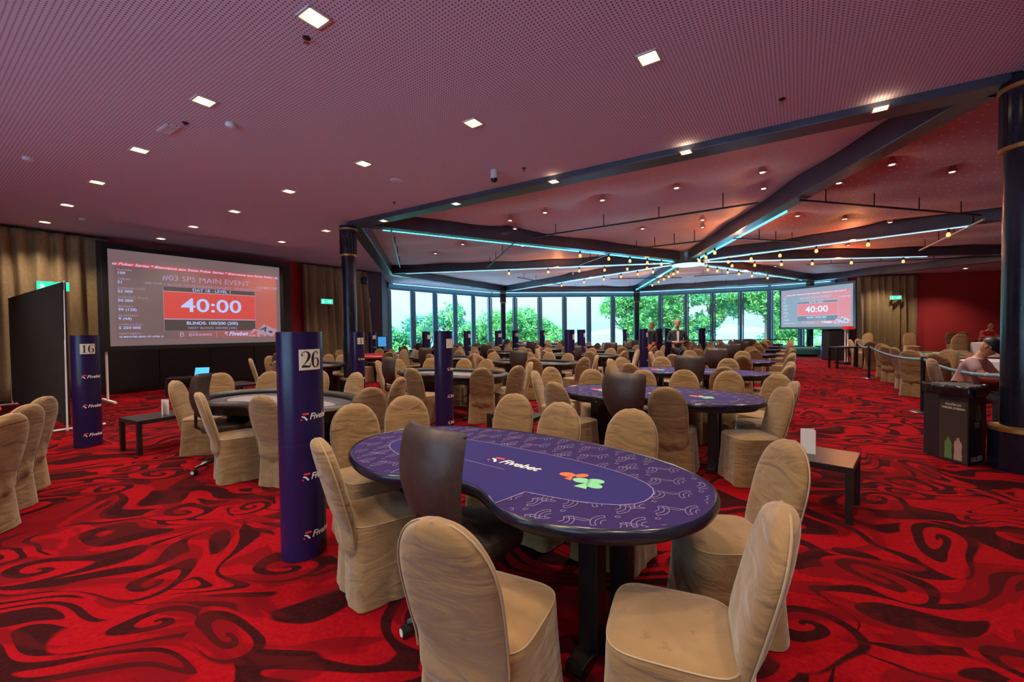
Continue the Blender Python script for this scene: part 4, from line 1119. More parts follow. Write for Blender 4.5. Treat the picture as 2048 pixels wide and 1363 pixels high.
def proj_screen(x, y, rz, z0, wd, ht, label, R_=False, legs=True):
    """origin below the middle of the screen; the picture faces local -Y"""
    o = empty('projection_screen', (x, y, 0), rz, label, 'projection screen')
    sfx = 'R' if R_ else ''
    zc = z0+ht/2
    fr = 0.11
    a = MB()
    a.box((0, 0.03, z0-fr/2), (wd+2*fr, 0.05, fr)); a.box((0, 0.03, z0+ht+fr/2), (wd+2*fr, 0.05, fr))
    a.box((-wd/2-fr/2, 0.03, zc), (fr, 0.05, ht)); a.box((wd/2+fr/2, 0.03, zc), (fr, 0.05, ht))
    bevel(a.build('frame', M['blackmat'] if not R_ else M['frame'], o), 0.008)
    a = MB(); a.box((0, 0.02, zc), (wd, 0.02, ht)); sc_ = a.build('screen_sheet', M['sbord'+sfx], o)
    W_, H_ = wd*0.945, ht*0.80; cx, cz = 0.0, zc-ht*0.03
    a = MB(); a.quad((-W_/2, 0.008, cz-H_/2), (W_/2, 0.008, cz-H_/2), (W_/2, 0.008, cz+H_/2), (-W_/2, 0.008, cz+H_/2))
    a.build('projected_picture', M['scr'+(sfx or 'L')], sc_)
    def rect(nm, u0, u1, v0, v1, m, lift=0.005):
        a = MB(); a.quad(*[(-W_/2+u*W_, lift, cz-H_/2+v*H_) for u, v in ((u0, v0), (u1, v0), (u1, v1), (u0, v1))]); a.build(nm, M[m], sc_)
    def tx(s, u, v, sz, m='stxt', al='CENTER', bold=0.0, shear=0, sx=1.15):
        m = m+sfx
        text_on('projected_text', s, sz*H_, m, sc_, lambda x, y: (-W_/2+u*W_+x, 0.001, cz-H_/2+v*H_+y), align=al, bold=bold, shear=shear, sx=sx)
    rect('ticker_bar', 0.0, 1.0, 0.955, 1.005, 'sred'+sfx)
    tx('ss Poker Series * Bienvenue aux Swiss Poker Series * Bienvenue aux Swiss Poker Se', 0.5, 0.98, 0.046, bold=0.002, shear=0.3, sx=1.33)
    tx('#03 SPS MAIN EVENT', 0.52, 0.845, 0.105, 'slil', sx=1.15)
    tx('440 CHF + 60 CHF TEXAS HOLDEM NO LIMIT - 22 BLINDS LEVELS', 0.52, 0.755, 0.042, 'slil', sx=1.25)
    tx('118 800 CHF', 0.925, 0.80, 0.058, 'slil', bold=0.003, sx=1.05)
    rect('clock_border', 0.246, 0.834, 0.102, 0.732, 'slil'+sfx, 0.006)
    rect('level_box', 0.248, 0.832, 0.665, 0.728, 'sdark'+sfx); tx('DAY 1B - LEVEL 1', 0.54, 0.695, 0.058, bold=0.001)
    rect('clock_box', 0.248, 0.832, 0.28, 0.655, 'sred'+sfx); tx('40:00', 0.54, 0.465, 0.275, bold=0.006, sx=1.30)
    rect('blinds_box', 0.248, 0.832, 0.105, 0.265, 'sdark'+sfx); tx('BLINDS: 100/200 (200)', 0.54, 0.215, 0.062, bold=0.002); tx('NEXT BLINDS: 200/300 (300)', 0.54, 0.145, 0.045, 'slil')
    L2 = [('PLAYERS', '109'), ('TABLES', '21'), ('AVERAGE CHIPS', '52 000'), ('STARTING STACK', '50 000'), ('ENTRIES', '99 (128)'), ('RE-ENTRIES', '9 (44)'), ('CHIPS IN PLAY', '5 250 000'), ('NEXT BREAK', '32 MINUTES (END OF LEVEL 3)')]
    for k, (p_, q_) in enumerate(L2):
        v = 0.905-0.119*k
        tx(p_, 0.012, v, 0.034, 'slil', 'LEFT'); tx(q_, 0.012, v-0.042, 0.048 if k < 7 else 0.03, 'stxt', 'LEFT', bold=0.001)
    tx('CASINO', 0.385, 0.082, 0.026, 'slil', 'LEFT'); tx('BARRIERE', 0.385, 0.045, 0.046, 'slil', 'LEFT', bold=0.002, sx=1.5)
    tx('B', 0.345, 0.052, 0.10, 'slil')
    rect('logo_divider', 0.559, 0.561, 0.0, 0.10, 'slil'+sfx)
    tx('Fivebet', 0.64, 0.055, 0.088, 'stxt', 'LEFT', bold=0.004, shear=0.28, sx=1.05)
    a = MB(); stroke(a, [(-0.08, 0.03, 0.02), (0.0, 0.03, 0.02)], smooth=False, f=lambda x, y: (-W_/2+0.635*W_+x, 0.001, cz-H_/2+0.06*H_+y)); stroke(a, [(-0.08, 0.0, 0.016), (-0.04, -0.01, 0.016), (-0.01, -0.045, 0.016)], f=lambda x, y: (-W_/2+0.635*W_+x, 0.001, cz-H_/2+0.06*H_+y)); a.build('logo_mark', M['stxt'+sfx], sc_)
    # two playing cards
    for (u, v, rot, ink) in ((0.925, 0.10, -0.55, 'sdark'), (0.855, 0.035, -0.42, 'sred')):
        def cf(x, y, u=u, v=v, rot=rot, l=0.0):
            c, s_ = math.cos(rot), math.sin(rot)
            X = -W_/2+u*W_+(x*c-y*s_)*1.0; Z = cz-H_/2+v*H_+(x*s_+y*c)*0.72
            return (min(X, W_/2), l, max(Z, cz-H_/2))
        a = MB(); a.add([cf(-0.24, -0.17), cf(0.24, -0.17), cf(0.24, 0.17), cf(-0.24, 0.17)], [(0, 1, 2, 3)]); a.build('ace_card', M['scard'+sfx], sc_)
        text_on('card_letter', 'A', 0.26, ink+sfx, sc_, lambda x, y, cf=cf: (cf(x-0.12, y)[0], -0.002, cf(x-0.12, y)[2]), bold=0.01)
        a = MB(); n = 14; a.grid([[(lambda q: (q[0], -0.002, q[2]))(cf(0.09+0.065*rr_*math.cos(2*PI*k/n), 0.045*rr_*math.sin(2*PI*k/n))) for k in range(n)] for rr_ in (0.05, 1)], wrap=True); a.build('card_pip', M[ink+sfx], sc_)
    if legs:
        for sx_ in (-1, 1):
            xx = sx_*(wd/2+fr*0.6)
            a = MB(); a.tube([(xx, 0.07, 0.03), (xx, 0.07, z0+ht*0.9)], 0.024, 8); l = a.build('stand_leg', M['chrome'] if R_ else M['whiteplastic'], o)
            a = MB(); a.box((xx, 0.0, 0.025), (0.06, 1.1, 0.05)); bevel(a.build('stand_foot', M['whiteplastic'], l), 0.008)
    return o
sa, sb = Vector((-9.42, 9.90, 0)), Vector((-7.12, 13.2, 0))
mid = (sa+sb)/2
proj_screen(mid.x, mid.y, math.atan2(sb.y-sa.y, sb.x-sa.x), 1.30, 3.92, 2.28, 'large black-framed projection screen showing the 40:00 clock on the left')
sa, sb = Vector((14.8, 23.4, 0)), Vector((15.65, 19.5, 0)); mid = (sa+sb)/2
proj_screen(mid.x, mid.y, math.atan2(sb.y-sa.y, sb.x-sa.x), 1.56, 3.95, 1.98, 'washed-out projection screen with the same clock, hanging at the far right', R_=True, legs=False)
a = MB(); a.tube([(14.95, 22.6, 3.5), (14.95, 22.6, 4.5)], 0.05, 8); a.tube([(15.6, 19.9, 3.5), (15.6, 19.9, 4.5)], 0.05, 8)
# ------------------------------------------------------------------ exit signs, speaker, call points
def exit_sign(x, y, z, rz, label, s=1.0):
    o = empty('exit_sign', (x, y, z), rz, label, 'exit sign', 'green exit signs')
    a = MB(); a.box((0, 0, 0), (0.50*s, 0.05, 0.20*s)); bevel(a.build('housing', M['whiteplastic'], o), 0.005)
    a = MB(); a.quad((-0.24*s, -0.028, -0.09*s), (0.24*s, -0.028, -0.09*s), (0.24*s, -0.028, 0.09*s), (-0.24*s, -0.028, 0.09*s)); a.build('green_panel', M['exit'], o)
    a = MB(); g = lambda x, y: (x*s, -0.030, y*s)
    stroke(a, [(-0.17, 0.055, 0.03), (-0.168, 0.05, 0.03)], smooth=False, f=g)
    stroke(a, [(-0.165, 0.035, 0.03), (-0.15, -0.01, 0.03), (-0.175, -0.04, 0.018), (-0.20, -0.07, 0.015)], smooth=False, f=g)
    stroke(a, [(-0.15, -0.01, 0.02), (-0.13, -0.035, 0.018), (-0.125, -0.07, 0.015)], smooth=False, f=g)
    stroke(a, [(-0.20, 0.0, 0.013), (-0.165, 0.025, 0.013), (-0.125, 0.0, 0.013)], smooth=False, f=g)
    stroke(a, [(0.0, 0.0, 0.025), (0.15, 0.0, 0.025)], smooth=False, f=g); stroke(a, [(0.12, 0.05, 0.02), (0.17, 0.0, 0.02), (0.12, -0.05, 0.02)], smooth=False, f=g)
    a.build('running_figure_and_arrow', M['exitw'], o)
exit_sign(-10.75, 10.0, 2.72, R(56), 'green exit sign above the black partition', 1.1)
exit_sign(-7.05, 16.25, 2.75, R(56), 'green exit sign on the curtain beside the left column')
exit_sign(19.35, 21.45, 2.98, R(-11), 'small exit sign on the far right curtain')
WL = math.atan2(0.8192, 0.5735)
o = empty('wall_speaker', (-6.1, 17.75, 3.72), R(56), 'black loudspeaker high on the dark wall by the windows', 'loudspeaker')
a = MB(); a.lathe([(0.02, -0.16), (0.12, -0.14), (0.15, 0), (0.12, 0.14), (0.02, 0.16)], 20); a.build('cabinet', M['black'], o, smooth=True)
a = MB(); a.box((0, 0.2, 0.05), (0.05, 0.4, 0.05)); a.build('bracket', M['black'], o)
o = empty('fire_notice', (-6.62, 17.85, 2.4), R(56), 'small red fire notice on the dark wall', 'sign'); a = MB(); a.box((0, 0, 0), (0.26, 0.02, 0.26)); a.build('plate', M['redp'], o)
a = MB(); stroke(a, [(0, -0.06, 0.04), (0, 0.07, 0.02)], smooth=False, f=lambda x, y: (x, -0.012, y)); a.build('flame_mark', M['white'], o)
o = empty('wall_switch', (-6.15, 18.35, 2.95), R(56), 'small white square wall switch on the dark wall', 'switch'); a = MB(); a.box((0, 0, 0), (0.14, 0.02, 0.14)); bevel(a.build('plate', M['whiteplastic'], o), 0.004)
a = MB(); a.box((0, -0.012, 0), (0.06, 0.01, 0.06)); a.build('rocker', M['ink'], o)
o = empty('monitor_stand', (-5.15, 16.9, 0), R(60-90), 'black cabinet with a glowing blue monitor by the dark wall', 'monitor')
a = MB(); a.box((0, 0, 0.42), (0.5, 0.45, 0.84)); bevel(a.build('cabinet', M['black'], o), 0.01)
a = MB(); a.box((0, 0.0, 1.18), (0.5, 0.04, 0.42)); bevel(a.build('display', M['black'], o), 0.006)
a = MB(); a.quad((-0.23, -0.022, 0.99), (0.23, -0.022, 0.99), (0.23, -0.022, 1.37), (-0.23, -0.022, 1.37)); a.build('screen', emis('blue_monitor', (0.05, 0.30, 0.65), 0.8), o)
a = MB(); a.box((0, 0.0, 0.91), (0.08, 0.05, 0.16)); a.build('neck', M['black'], o)

# ------------------------------------------------------------------ low tables
def low_table(x, y, rz, l, wd, label, z=0.45, leg=0.05, mat='black'):
    o = empty('coffee_table', (x, y, 0), rz, label, 'side table', 'low black side tables')
    a = MB(); a.box((0, 0, z-0.025), (l, wd, 0.05)); bevel(a.build('tabletop', M[mat], o), 0.003)
    for sx_ in (-1, 1):
        for sy_ in (-1, 1):
            a = MB(); a.box((sx_*(l/2-leg/2), sy_*(wd/2-leg/2), (z-0.05)/2), (leg, leg, z-0.05)); bevel(a.build('leg', M['black'], o), 0.002)
    return o
def menu(x, y, z, rz, label):
    o = empty('menu_card', (x, y, z), rz, label, 'menu card', 'folded white menu cards')
    a = MB()
    for sg in (-1, 1):
        a.cur = 0
        a.prism([(0, 0), (0.105, 0.035*sg), (0.1045, 0.037*sg), (0, 0.002*sg)], 0.0, 0.21)
    a.build('folded_sheet', M['paper'], o)
    a = MB()
    for k in range(11):
        zz = 0.185-0.014*k; l_ = (0.03, 0.045, 0.025, 0.05, 0.04)[k % 5]
        for sg in (-1,):
            a.quad((0.03, 0.0095*sg-0.002, zz), (0.03+l_, (0.03+l_)*0.335*sg-0.002, zz), (0.03+l_, (0.03+l_)*0.335*sg-0.002, zz+0.004), (0.03, 0.0095*sg-0.002, zz+0.004))
    a.build('menu_lines', M['paperink'], o)
    return o
low_table(2.63, 3.67, R(136), 0.56, 0.56, 'low black side table with a white menu card at the right')
menu(2.53, 3.72, 0.451, R(-28), 'white folded menu card on the low table at the right')
low_table(-4.84, 5.92, R(61), 0.86, 0.56, 'low black side table with a white card at the left, beside totem 16')
menu(-4.86, 5.86, 0.451, R(-25), 'white folded menu card on the low table at the left')
low_table(-1.98, 6.42, R(-34), 0.9, 0.5, 'low black side table reflecting blue light left of the middle totem')
low_table(1.95, 11.6, R(-34), 0.85, 0.5, 'low black side table right of the totem behind the second purple table')
low_table(-8.35, 11.15, R(30), 1.15, 0.55, 'low black side table holding a laptop below the left screen')
low_table(-6.15, 9.55, R(-34), 0.9, 0.5, 'low black side table behind the nearest dark table')
o = empty('laptop', (-8.15, 11.05, 0.451), R(15), 'open laptop with a bright blue screen below the projection screen', 'laptop')
a = MB(); a.box((0, 0, 0.009), (0.34, 0.24, 0.018)); bevel(a.build('base', M['chrome'], o), 0.004)
T_ = Matrix.Translation((0, 0.12, 0.018)) @ Matrix.Rotation(R(-20), 4, 'X')
a = MB(); a.box((0, 0, 0.115), (0.34, 0.01, 0.23), T_); ld_ = a.build('lid', M['black'], o)
a = MB(); a.add([(-0.16, -0.007, 0.01), (0.16, -0.007, 0.01), (0.16, -0.007, 0.22), (-0.16, -0.007, 0.22)], [(0, 1, 2, 3)], T_); a.build('screen', emis('laptop_blue', (0.04, 0.35, 0.85), 1.5), ld_)
a = MB(); a.box((0, -0.01, 0.0185), (0.29, 0.12, 0.002)); a.build('keyboard', M['ink'], o)
low_table(12.55, 15.95, R(-8), 0.95, 0.55, 'tall narrow black table beside the far end of the belt barrier', z=0.80, leg=0.06)
a = menu(0.02, 5.6, 0.0, R(-30), 'white folded card standing just beyond the nearest purple table'); a.location.z = 0.451
low_table(0.05, 5.62, R(-34), 0.7, 0.4, 'small low black table hidden between the purple and dark tables')

# ------------------------------------------------------------------ belt barrier
ST = [(5.95, 5.00), (7.32, 7.56), (10.60, 12.60), (12.97, 15.96)]
sw = ['hidden behind the big right column', 'nearest one left of the recycling bin', 'middle one behind the chair row', 'farthest one by the tall black table']
for k, (x, y) in enumerate(ST):
    o = empty('stanchion', (x, y, 0), R(56), 'black belt post, %s' % sw[k], 'barrier post', 'black belt posts along the right aisle')
    a = MB(); a.lathe([(0.18, 0.0), (0.18, 0.012), (0.16, 0.022), (0.04, 0.030)], 28); a.build('base', M['black'], o, smooth=True)
    a = MB(); a.lathe([(0.033, 0.02), (0.033, 0.93)], 16); a.build('post', M['bluegloss'], o, smooth=True)
    a = MB(); a.lathe([(0.036, 0.90), (0.038, 0.905), (0.038, 0.985), (0.030, 1.0)], 16); hd = a.build('belt_head', M['black'], o, smooth=True)
for k in range(3):
    a_, b_ = ST[k], ST[k+1]; L_ = math.hypot(b_[0]-a_[0], b_[1]-a_[1]); n = 24; rows = []
    for z in (-0.026, 0.026):
        rows.append([(*lerp(a_, b_, 0.006+0.988*j/n), 0.95+z-0.09*(4*(j/n)*(1-j/n)) if k < 3 else 0) for j in range(n+1)])
    m = MB(); m.grid(rows)
    o = m.build('barrier_belt', M['belt'], smooth=True, label='blue-grey belt hung between the %s' % ['column-side post and the nearest belt post', 'nearest and middle belt posts', 'middle and farthest belt posts'][k], cat='barrier belt', group='belts of the aisle barrier')
    so = o.modifiers.new('th', 'SOLIDIFY'); so.thickness = 0.004
    mk = MB(); 
    nx, ny = -(b_[1]-a_[1])/L_, (b_[0]-a_[0])/L_
    q = int(L_/0.33)
    for j in range(1, q):
        t = j/q; zc = 0.95-0.09*4*t*(1-t); dt = 0.028/L_
        for s_ in (1,):
            P0 = lerp(a_, b_, t-dt); P1 = lerp(a_, b_, t+dt)
            mk.quad((P0[0]+nx*0.006*s_, P0[1]+ny*0.006*s_, zc-0.008), (P1[0]+nx*0.006*s_, P1[1]+ny*0.006*s_, zc-0.008), (P1[0]+nx*0.006*s_, P1[1]+ny*0.006*s_, zc+0.012), (P0[0]+nx*0.006*s_, P0[1]+ny*0.006*s_, zc+0.012))
    mk.build('printed_marks', M['plate'], o)
# second barrier far back
o1_, o2_ = (9.0, 22.4), (14.05, 21.6)
for k, p in enumerate((o1_, (11.5, 22.0), o2_)):
    o = empty('stanchion', (p[0], p[1], 0), 0, 'thin post of the far barrier before the rear windows, %s from the left' % ordw(k), 'barrier post', 'posts of the far barrier')
    a = MB(); a.lathe([(0.16, 0), (0.16, 0.015), (0.03, 0.025)], 20); a.build('base', M['chrome'], o, smooth=True)
    a = MB(); a.lathe([(0.04, 0.02), (0.04, 0.98)], 12); a.build('post', M['black'] if k < 2 else M['leather'], o, smooth=True)
for k, (p, q) in enumerate(((o1_, (11.5, 22.0)), ((11.5, 22.0), o2_))):
    L_ = math.hypot(q[0]-p[0], q[1]-p[1]); a = MB(); a.box((0, 0, 0), (L_-0.1, 0.008, 0.05))
    o = a.build('barrier_belt', M['black'], label='black belt of the far barrier, %s half' % ('left', 'right')[k], cat='barrier belt'); o.location = ((p[0]+q[0])/2, (p[1]+q[1])/2, 0.93); o.rotation_euler.z = math.atan2(q[1]-p[1], q[0]-p[0])

# ------------------------------------------------------------------ right side: podium, chairs, gaming tables
PZ = 0.24
pod = MB(); pod.prism([(13.0, 12.4), (30.5, 11.6), (30.5, 19.55), (17.9, 22.2)], 0, PZ); pod.build('floor_podium', M['carpet'], kind='structure')
def tall_chair(x, y, face, label, z=0.0, s=1.06):
    f = R(face); o = copy_tree(chair0); o.location = (x+math.cos(f)*BACKOFF, y+math.sin(f)*BACKOFF, z); o.rotation_euler.z = f-PI/2; o.scale = (s, s, 1.08)
    return tag(o, label, 'chair', 'covered chairs behind the belt barrier')
for x, y, f, lb in [(8.00, 8.03, 28, 'nearest one, partly behind the recycling bin'), (8.62, 9.2, 25, 'second from the bin, big one seen from behind'), (9.38, 10.4, -12, 'third from the bin, turned to the right'),
                    (10.23, 11.65, 8, 'fourth from the bin'), (11.10, 12.75, 20, 'fifth from the bin, overlapping the fourth'), (12.75, 15.1, 35, 'sixth from the bin')]:
    tall_chair(x, y, f, 'tan covered chair behind the belt barrier, %s' % lb)
for x, y, f, z, lb in [(13.7, 17.2, -60, 0, 'tan covered chair left of the farthest belt post'), (14.6, 17.9, -80, 0, 'tan covered chair behind the one left of the farthest belt post'), (15.5, 18.5, 200, PZ, 'tan covered chair in front of the far right curtain'),
                       (16.0, 17.1, 240, PZ, 'tan covered chair facing us before the curtain edge and red wall'), (18.6, 18.0, 250, PZ, 'tan covered chair facing us before the red wall'), (19.4, 18.3, 200, PZ, 'tan covered chair turned sideways by the red wall'),
                       (9.55, 9.30, 190, 0, 'bluish covered chair in profile beside the man in the cap'), (14.1, 13.35, 215, PZ, 'rounded covered chair behind the white-clothed table'), (21.6, 18.2, 225, PZ, 'covered chair beside the person in red')]:
    tall_chair(x, y, f, lb, z)
o = empty('gaming_table', (11.55, 11.35, 0), R(56-8), 'long wooden gaming table with dark green felt behind the chair row', 'gaming table')
a = MB(); a.box((0, 0, 0.76), (2.6, 1.15, 0.06)); bevel(a.build('tabletop', M['wood'], o), 0.01)
a = MB(); a.box((0.1, 0.05, 0.795), (2.1, 0.75, 0.012)); a.build('green_felt', M['greenfelt'], o)
a = MB(); a.box((0, 0, 0.40), (2.3, 0.8, 0.66)); bevel(a.build('base_cabinet', M['wood'], o), 0.01)
for k in range(3):
    p = (10.9+0.35*k, 10.95+0.28*k); a = MB(); a.box((0, 0, 0.004), (0.30, 0.21, 0.008)); q = a.build('paper_sheet', M['plate'], label='pale paper sheet on the gaming table, %s from the left' % ordw(k), cat='paper', group='paper sheets on the gaming table'); q.location = (p[0], p[1]+0.05, 0.803); q.rotation_euler.z = 0.4*k
def cloth_table(x, y, z, s, label):
    o = empty('cloth_table', (x, y, z), R(20), label, 'table')
    a = MB(); a.box((0, 0, 0.74), (s, s, 0.03)); a.build('tabletop', M['wood'], o)
    rows = []; n = 64
    for zz, m_ in ((0.768, 0.5), (0.768, 0.98), (0.755, 1.01), (0.60, 1.03), (0.35, 1.06)):
        row = []
        for k in range(n):
            th_ = 2*PI*k/n; c, s_ = math.cos(th_), math.sin(th_); r_ = (abs(c)**8+abs(s_)**8)**(-1/8)*s/2*m_*(1+0.02*math.sin(th_*14)*(0.768-zz)*3)
            row.append((c*r_, s_*r_, zz))
        rows.append(row)
    a = MB(); a.grid(rows[::-1], wrap=True); a.add(rows[0], [tuple(range(n))]); a.build('tablecloth', M['cloth'], o, smooth=True, ang=40)
    a = MB(); a.lathe([(0.25, 0), (0.25, 0.03), (0.04, 0.05), (0.04, 0.72)], 16); a.build('pedestal', M['black'], o, smooth=True)
    return o
cloth_table(10.75, 9.35, 0, 1.0, 'square table under a white cloth behind the man in the cap')
cloth_table(14.9, 12.9, PZ, 1.2, 'white-clothed table farther back before the person in red')
cloth_table(20.2, 17.0, PZ, 1.2, 'white-clothed table at which the person in red sits')
for k, (x, y, z, m_) in enumerate([(14.6, 12.75, 1.015, 'whiteplastic'), (15.05, 13.1, 1.015, 'cloth'), (19.95, 16.8, 1.015, 'redp')]):
    o = MB(); o.lathe([(0.035, 0), (0.045, 0.12), (0.047, 0.13)], 14)
    q = o.build('paper_cup', M[m_], smooth=True, label=['white paper cup at the near edge of the farther clothed table', 'pale paper cup at the middle of the farther clothed table', 'red cup on the table of the person in red'][k], cat='cup'); q.location = (x, y, z)

# recycling bin
o = empty('recycling_bin', (5.18, 4.93, 0), 0, 'black cardboard recycling bin lined with a shiny black bag', 'bin')
a = MB(); bp = [(-0.22, 0.0), (-0.20, -0.31), (0.17, -0.15), (0.27, 0.17), (0.05, 0.32), (-0.15, 0.25)]
a = MB(); a.prism([(x, y) for x, y in bp], 0.0, 0.86); bevel(a.build('cardboard_body', M['ink'], o), 0.004)
bt = []
rb = random.Random(3)
for z, off in ((0.755, 0.012), (0.78, 0.022), (0.82, 0.012), (0.85, 0.020), (0.872, 0.012), (0.868, -0.015), (0.7, -0.03)):
    row = []
    for k in range(60):
        t = k/60*6; i = int(t); p = Vector((*bp[i], 0)).lerp(Vector((*bp[(i+1) % 6], 0)), t-i); q = p.normalized()
        row.append((p.x+q.x*(off+rb.uniform(-0.010, 0.010)), p.y+q.y*(off+rb.uniform(-0.010, 0.010)), z+rb.uniform(-0.012, 0.008)))
    bt.append(row)
a = MB(); a.grid(bt, wrap=True); a.build('bag', simple('shiny_black_bag', (0.01, 0.01, 0.013), 0.18), o, smooth=True, ang=None)
def face(i, j):
    A = Vector((*bp[i], 0)); B = Vector((*bp[j], 0)); d = (B-A); l = d.length; d.normalize(); nrm = Vector((d.y, -d.x, 0))
    return (lambda x, y, lift=0.003: tuple(A + d*(l/2+x) + nrm*lift + Vector((0, 0, y)))), l
fL, lL = face(0, 1); fR, lR = face(1, 2)
a = MB(); a.grid([[fL(-lL/2+0.01, 0.02, 0.002), fL(lL/2-0.01, 0.02, 0.002)], [fL(-lL/2+0.01, 0.70, 0.002), fL(lL/2-0.01, 0.70, 0.002)]]); pnl = a.build('printed_panel', simple('brown_print', (0.045, 0.035, 0.030), 0.5), o)
text_on('printed_text', 'SCHÖN DI', 0.034, 'plate', pnl, fL and (lambda x, y: fL(x, y+0.655)), bold=0.001)
text_on('printed_text', "WIEDER Z'GSEHN", 0.030, 'plate', pnl, lambda x, y: fL(x, y+0.615), bold=0.001)
def bottle(mb, f, cx, z0, s): 
    P_ = [(-0.04, 0), (0.04, 0), (0.042, 0.05), (0.036, 0.1), (0.042, 0.16), (0.036, 0.20), (0.014, 0.225), (0.014, 0.25), (-0.014, 0.25), (-0.014, 0.225), (-0.036, 0.20), (-0.042, 0.16), (-0.036, 0.1), (-0.042, 0.05)]
    mb.add([f(cx+x*s, z0+y*s, 0.004) for x, y in P_], [tuple(range(len(P_)))])
a = MB(); bottle(a, fL, -0.045, 0.04, 0.95); a.build('printed_green_bottle', simple('printed_bottle_green', (0.10, 0.22, 0.07), 0.5), pnl)
a = MB(); bottle(a, fL, 0.055, 0.04, 1.0); a.build('printed_clear_bottle', simple('printed_bottle_pink', (0.40, 0.26, 0.22), 0.5), pnl)
M['dim'] = simple('dim_white_print', (0.62, 0.62, 0.64), 0.6)
text_on('printed_text', 'VALSER', 0.078, 'dim', o, lambda x, y: fR(x-0.02, y+0.06), bold=0.001)
for k, s_ in enumerate(('BOUTEILLE', '100% PET', 'RECYCLÉ')):
    text_on('printed_text', s_, 0.024, 'dim', o, lambda x, y, k=k: fR(x-0.02, y+0.46-0.022*k))
a = MB(); P_ = [(-0.03, 0), (0.03, 0), (0.03, 0.06), (0.03, 0.1), (0.012, 0.135), (0.012, 0.16), (-0.012, 0.16), (-0.012, 0.135), (-0.03, 0.10), (-0.03, 0.0)]
stroke(a, [(x, y, 0.004) for x, y in P_], smooth=False, f=lambda x, y: fR(x, y+0.50)); a.build('bottle_outline', M['dim'], o)

# far right equipment
o = empty('projector_table', (15.2, 17.6, 0), 0, 'black draped equipment desk below the far projection screen', 'desk')
a = MB(); a.box((0.0, 2.4, 0.72), (0.9, 0.5, 1.4)); bevel(a.build('drape', M['blackmat'], o), 0.02)
a = MB(); a.box((0.0, 2.4, 1.44), (1.0, 0.6, 0.04)); bevel(a.build('desk_top', M['black'], o), 0.01)
o = empty('camera_stand', (13.9, 17.6, 0), R(10), 'pale wheeled stand with a black base plate and red-topped gear', 'stand')
a = MB(); a.box((0, 0, 0.05), (0.75, 0.5, 0.10)); bevel(a.build('base_plate', M['black'], o), 0.01)
a = MB(); a.tube([(-0.12, 0, 0.1), (-0.12, 0, 1.5)], 0.02, 8); a.build('pole', M['whiteplastic'], o)
a = MB(); a.tube([(0.0, 0, 0.1), (0.0, 0, 1.5)], 0.02, 8); a.build('pole', M['whiteplastic'], o)
a = MB(); a.box((0.02, 0, 1.50), (0.34, 0.25, 0.16)); bevel(a.build('gear_box', M['redp'], o), 0.02)
a = MB(); a.box((0.18, 0.05, 1.25), (0.24, 0.2, 0.36)); bevel(a.build('hanging_bag', M['black'], o), 0.03)
a = MB(); a.box((0.02, 0.0, 0.72), (0.5, 0.4, 0.03)); a.build('shelf', M['whiteplastic'], o)
for k, (x, y, s_) in enumerate([(15.3, 24.3, 1), (15.8, 22.8, 1.2), (14.3, 24.9, 1)]):
    o = empty('ottoman', (x, y, 0), 0, 'low dark green round seat under the right screen, %s' % ('middle', 'right', 'left')[0 if k == 0 else k], 'ottoman', 'green round seats under the right screen')
    a = MB(); a.lathe([(0.45*s_, 0.05), (0.52*s_, 0.12), (0.53*s_, 0.36), (0.46*s_, 0.45), (0.2, 0.47)], 28); a.build('cushion', simple('dark_green_velvet_%d' % k, (0.01, 0.09, 0.07), 0.7), o, smooth=True)
    a = MB(); a.lathe([(0.4*s_, 0.0), (0.4*s_, 0.05)], 20); a.build('base', M['black'], o)
o = empty('armchair', (17.0, 22.6, 0), R(150), 'pale grey armchair beyond the right screen', 'armchair')
a = MB(); a.box((0, 0, 0.25), (0.8, 0.8, 0.4)); bevel(a.build('seat', M['cloth'], o), 0.06, 3)
a = MB(); a.box((0, -0.32, 0.65), (0.8, 0.18, 0.8)); bevel(a.build('backrest', M['cloth'], o), 0.06, 3)
for sx_ in (-1, 1):
    a = MB(); a.box((sx_*0.36, 0, 0.45), (0.14, 0.8, 0.4)); bevel(a.build('armrest', M['cloth'], o), 0.05, 3)

# ------------------------------------------------------------------ people
def skinned(name, chains, mat, par=None, sub=2, root=0):
    """chains: list of lists of (x,y,z,r); points equal within 1 mm are merged"""
    verts = []; rad = []; edges = []
    def vid(p):
        for i, q in enumerate(verts):
            if (Vector(q)-Vector(p[:3])).length < 0.001: return i
        verts.append(p[:3]); rad.append(p[3] if isinstance(p[3], tuple) else (p[3], p[3])); return len(verts)-1
    for ch in chains:
        ids = [vid(p) for p in ch]
        edges += list(zip(ids, ids[1:]))
    me = bpy.data.meshes.new(name); me.from_pydata(verts, edges, []); me.materials.append(mat)
    o = bpy.data.objects.new(name, me); COL.objects.link(o); parent(o, par)
    sk = o.modifiers.new('skin', 'SKIN'); sk.use_smooth_shade = True
    if not me.skin_vertices: me.attributes  # layer is made with the modifier in some versions
    bm = bmesh.new(); bm.from_mesh(me); lay = bm.verts.layers.skin.verify()
    bm.verts.ensure_lookup_table()
    for i, v in enumerate(bm.verts): v[lay].radius = rad[i]; v[lay].use_root = (i == root)
    bm.to_mesh(me); bm.free()
    s_ = o.modifiers.new('sub', 'SUBSURF'); s_.levels = sub; s_.render_levels = sub
    return o
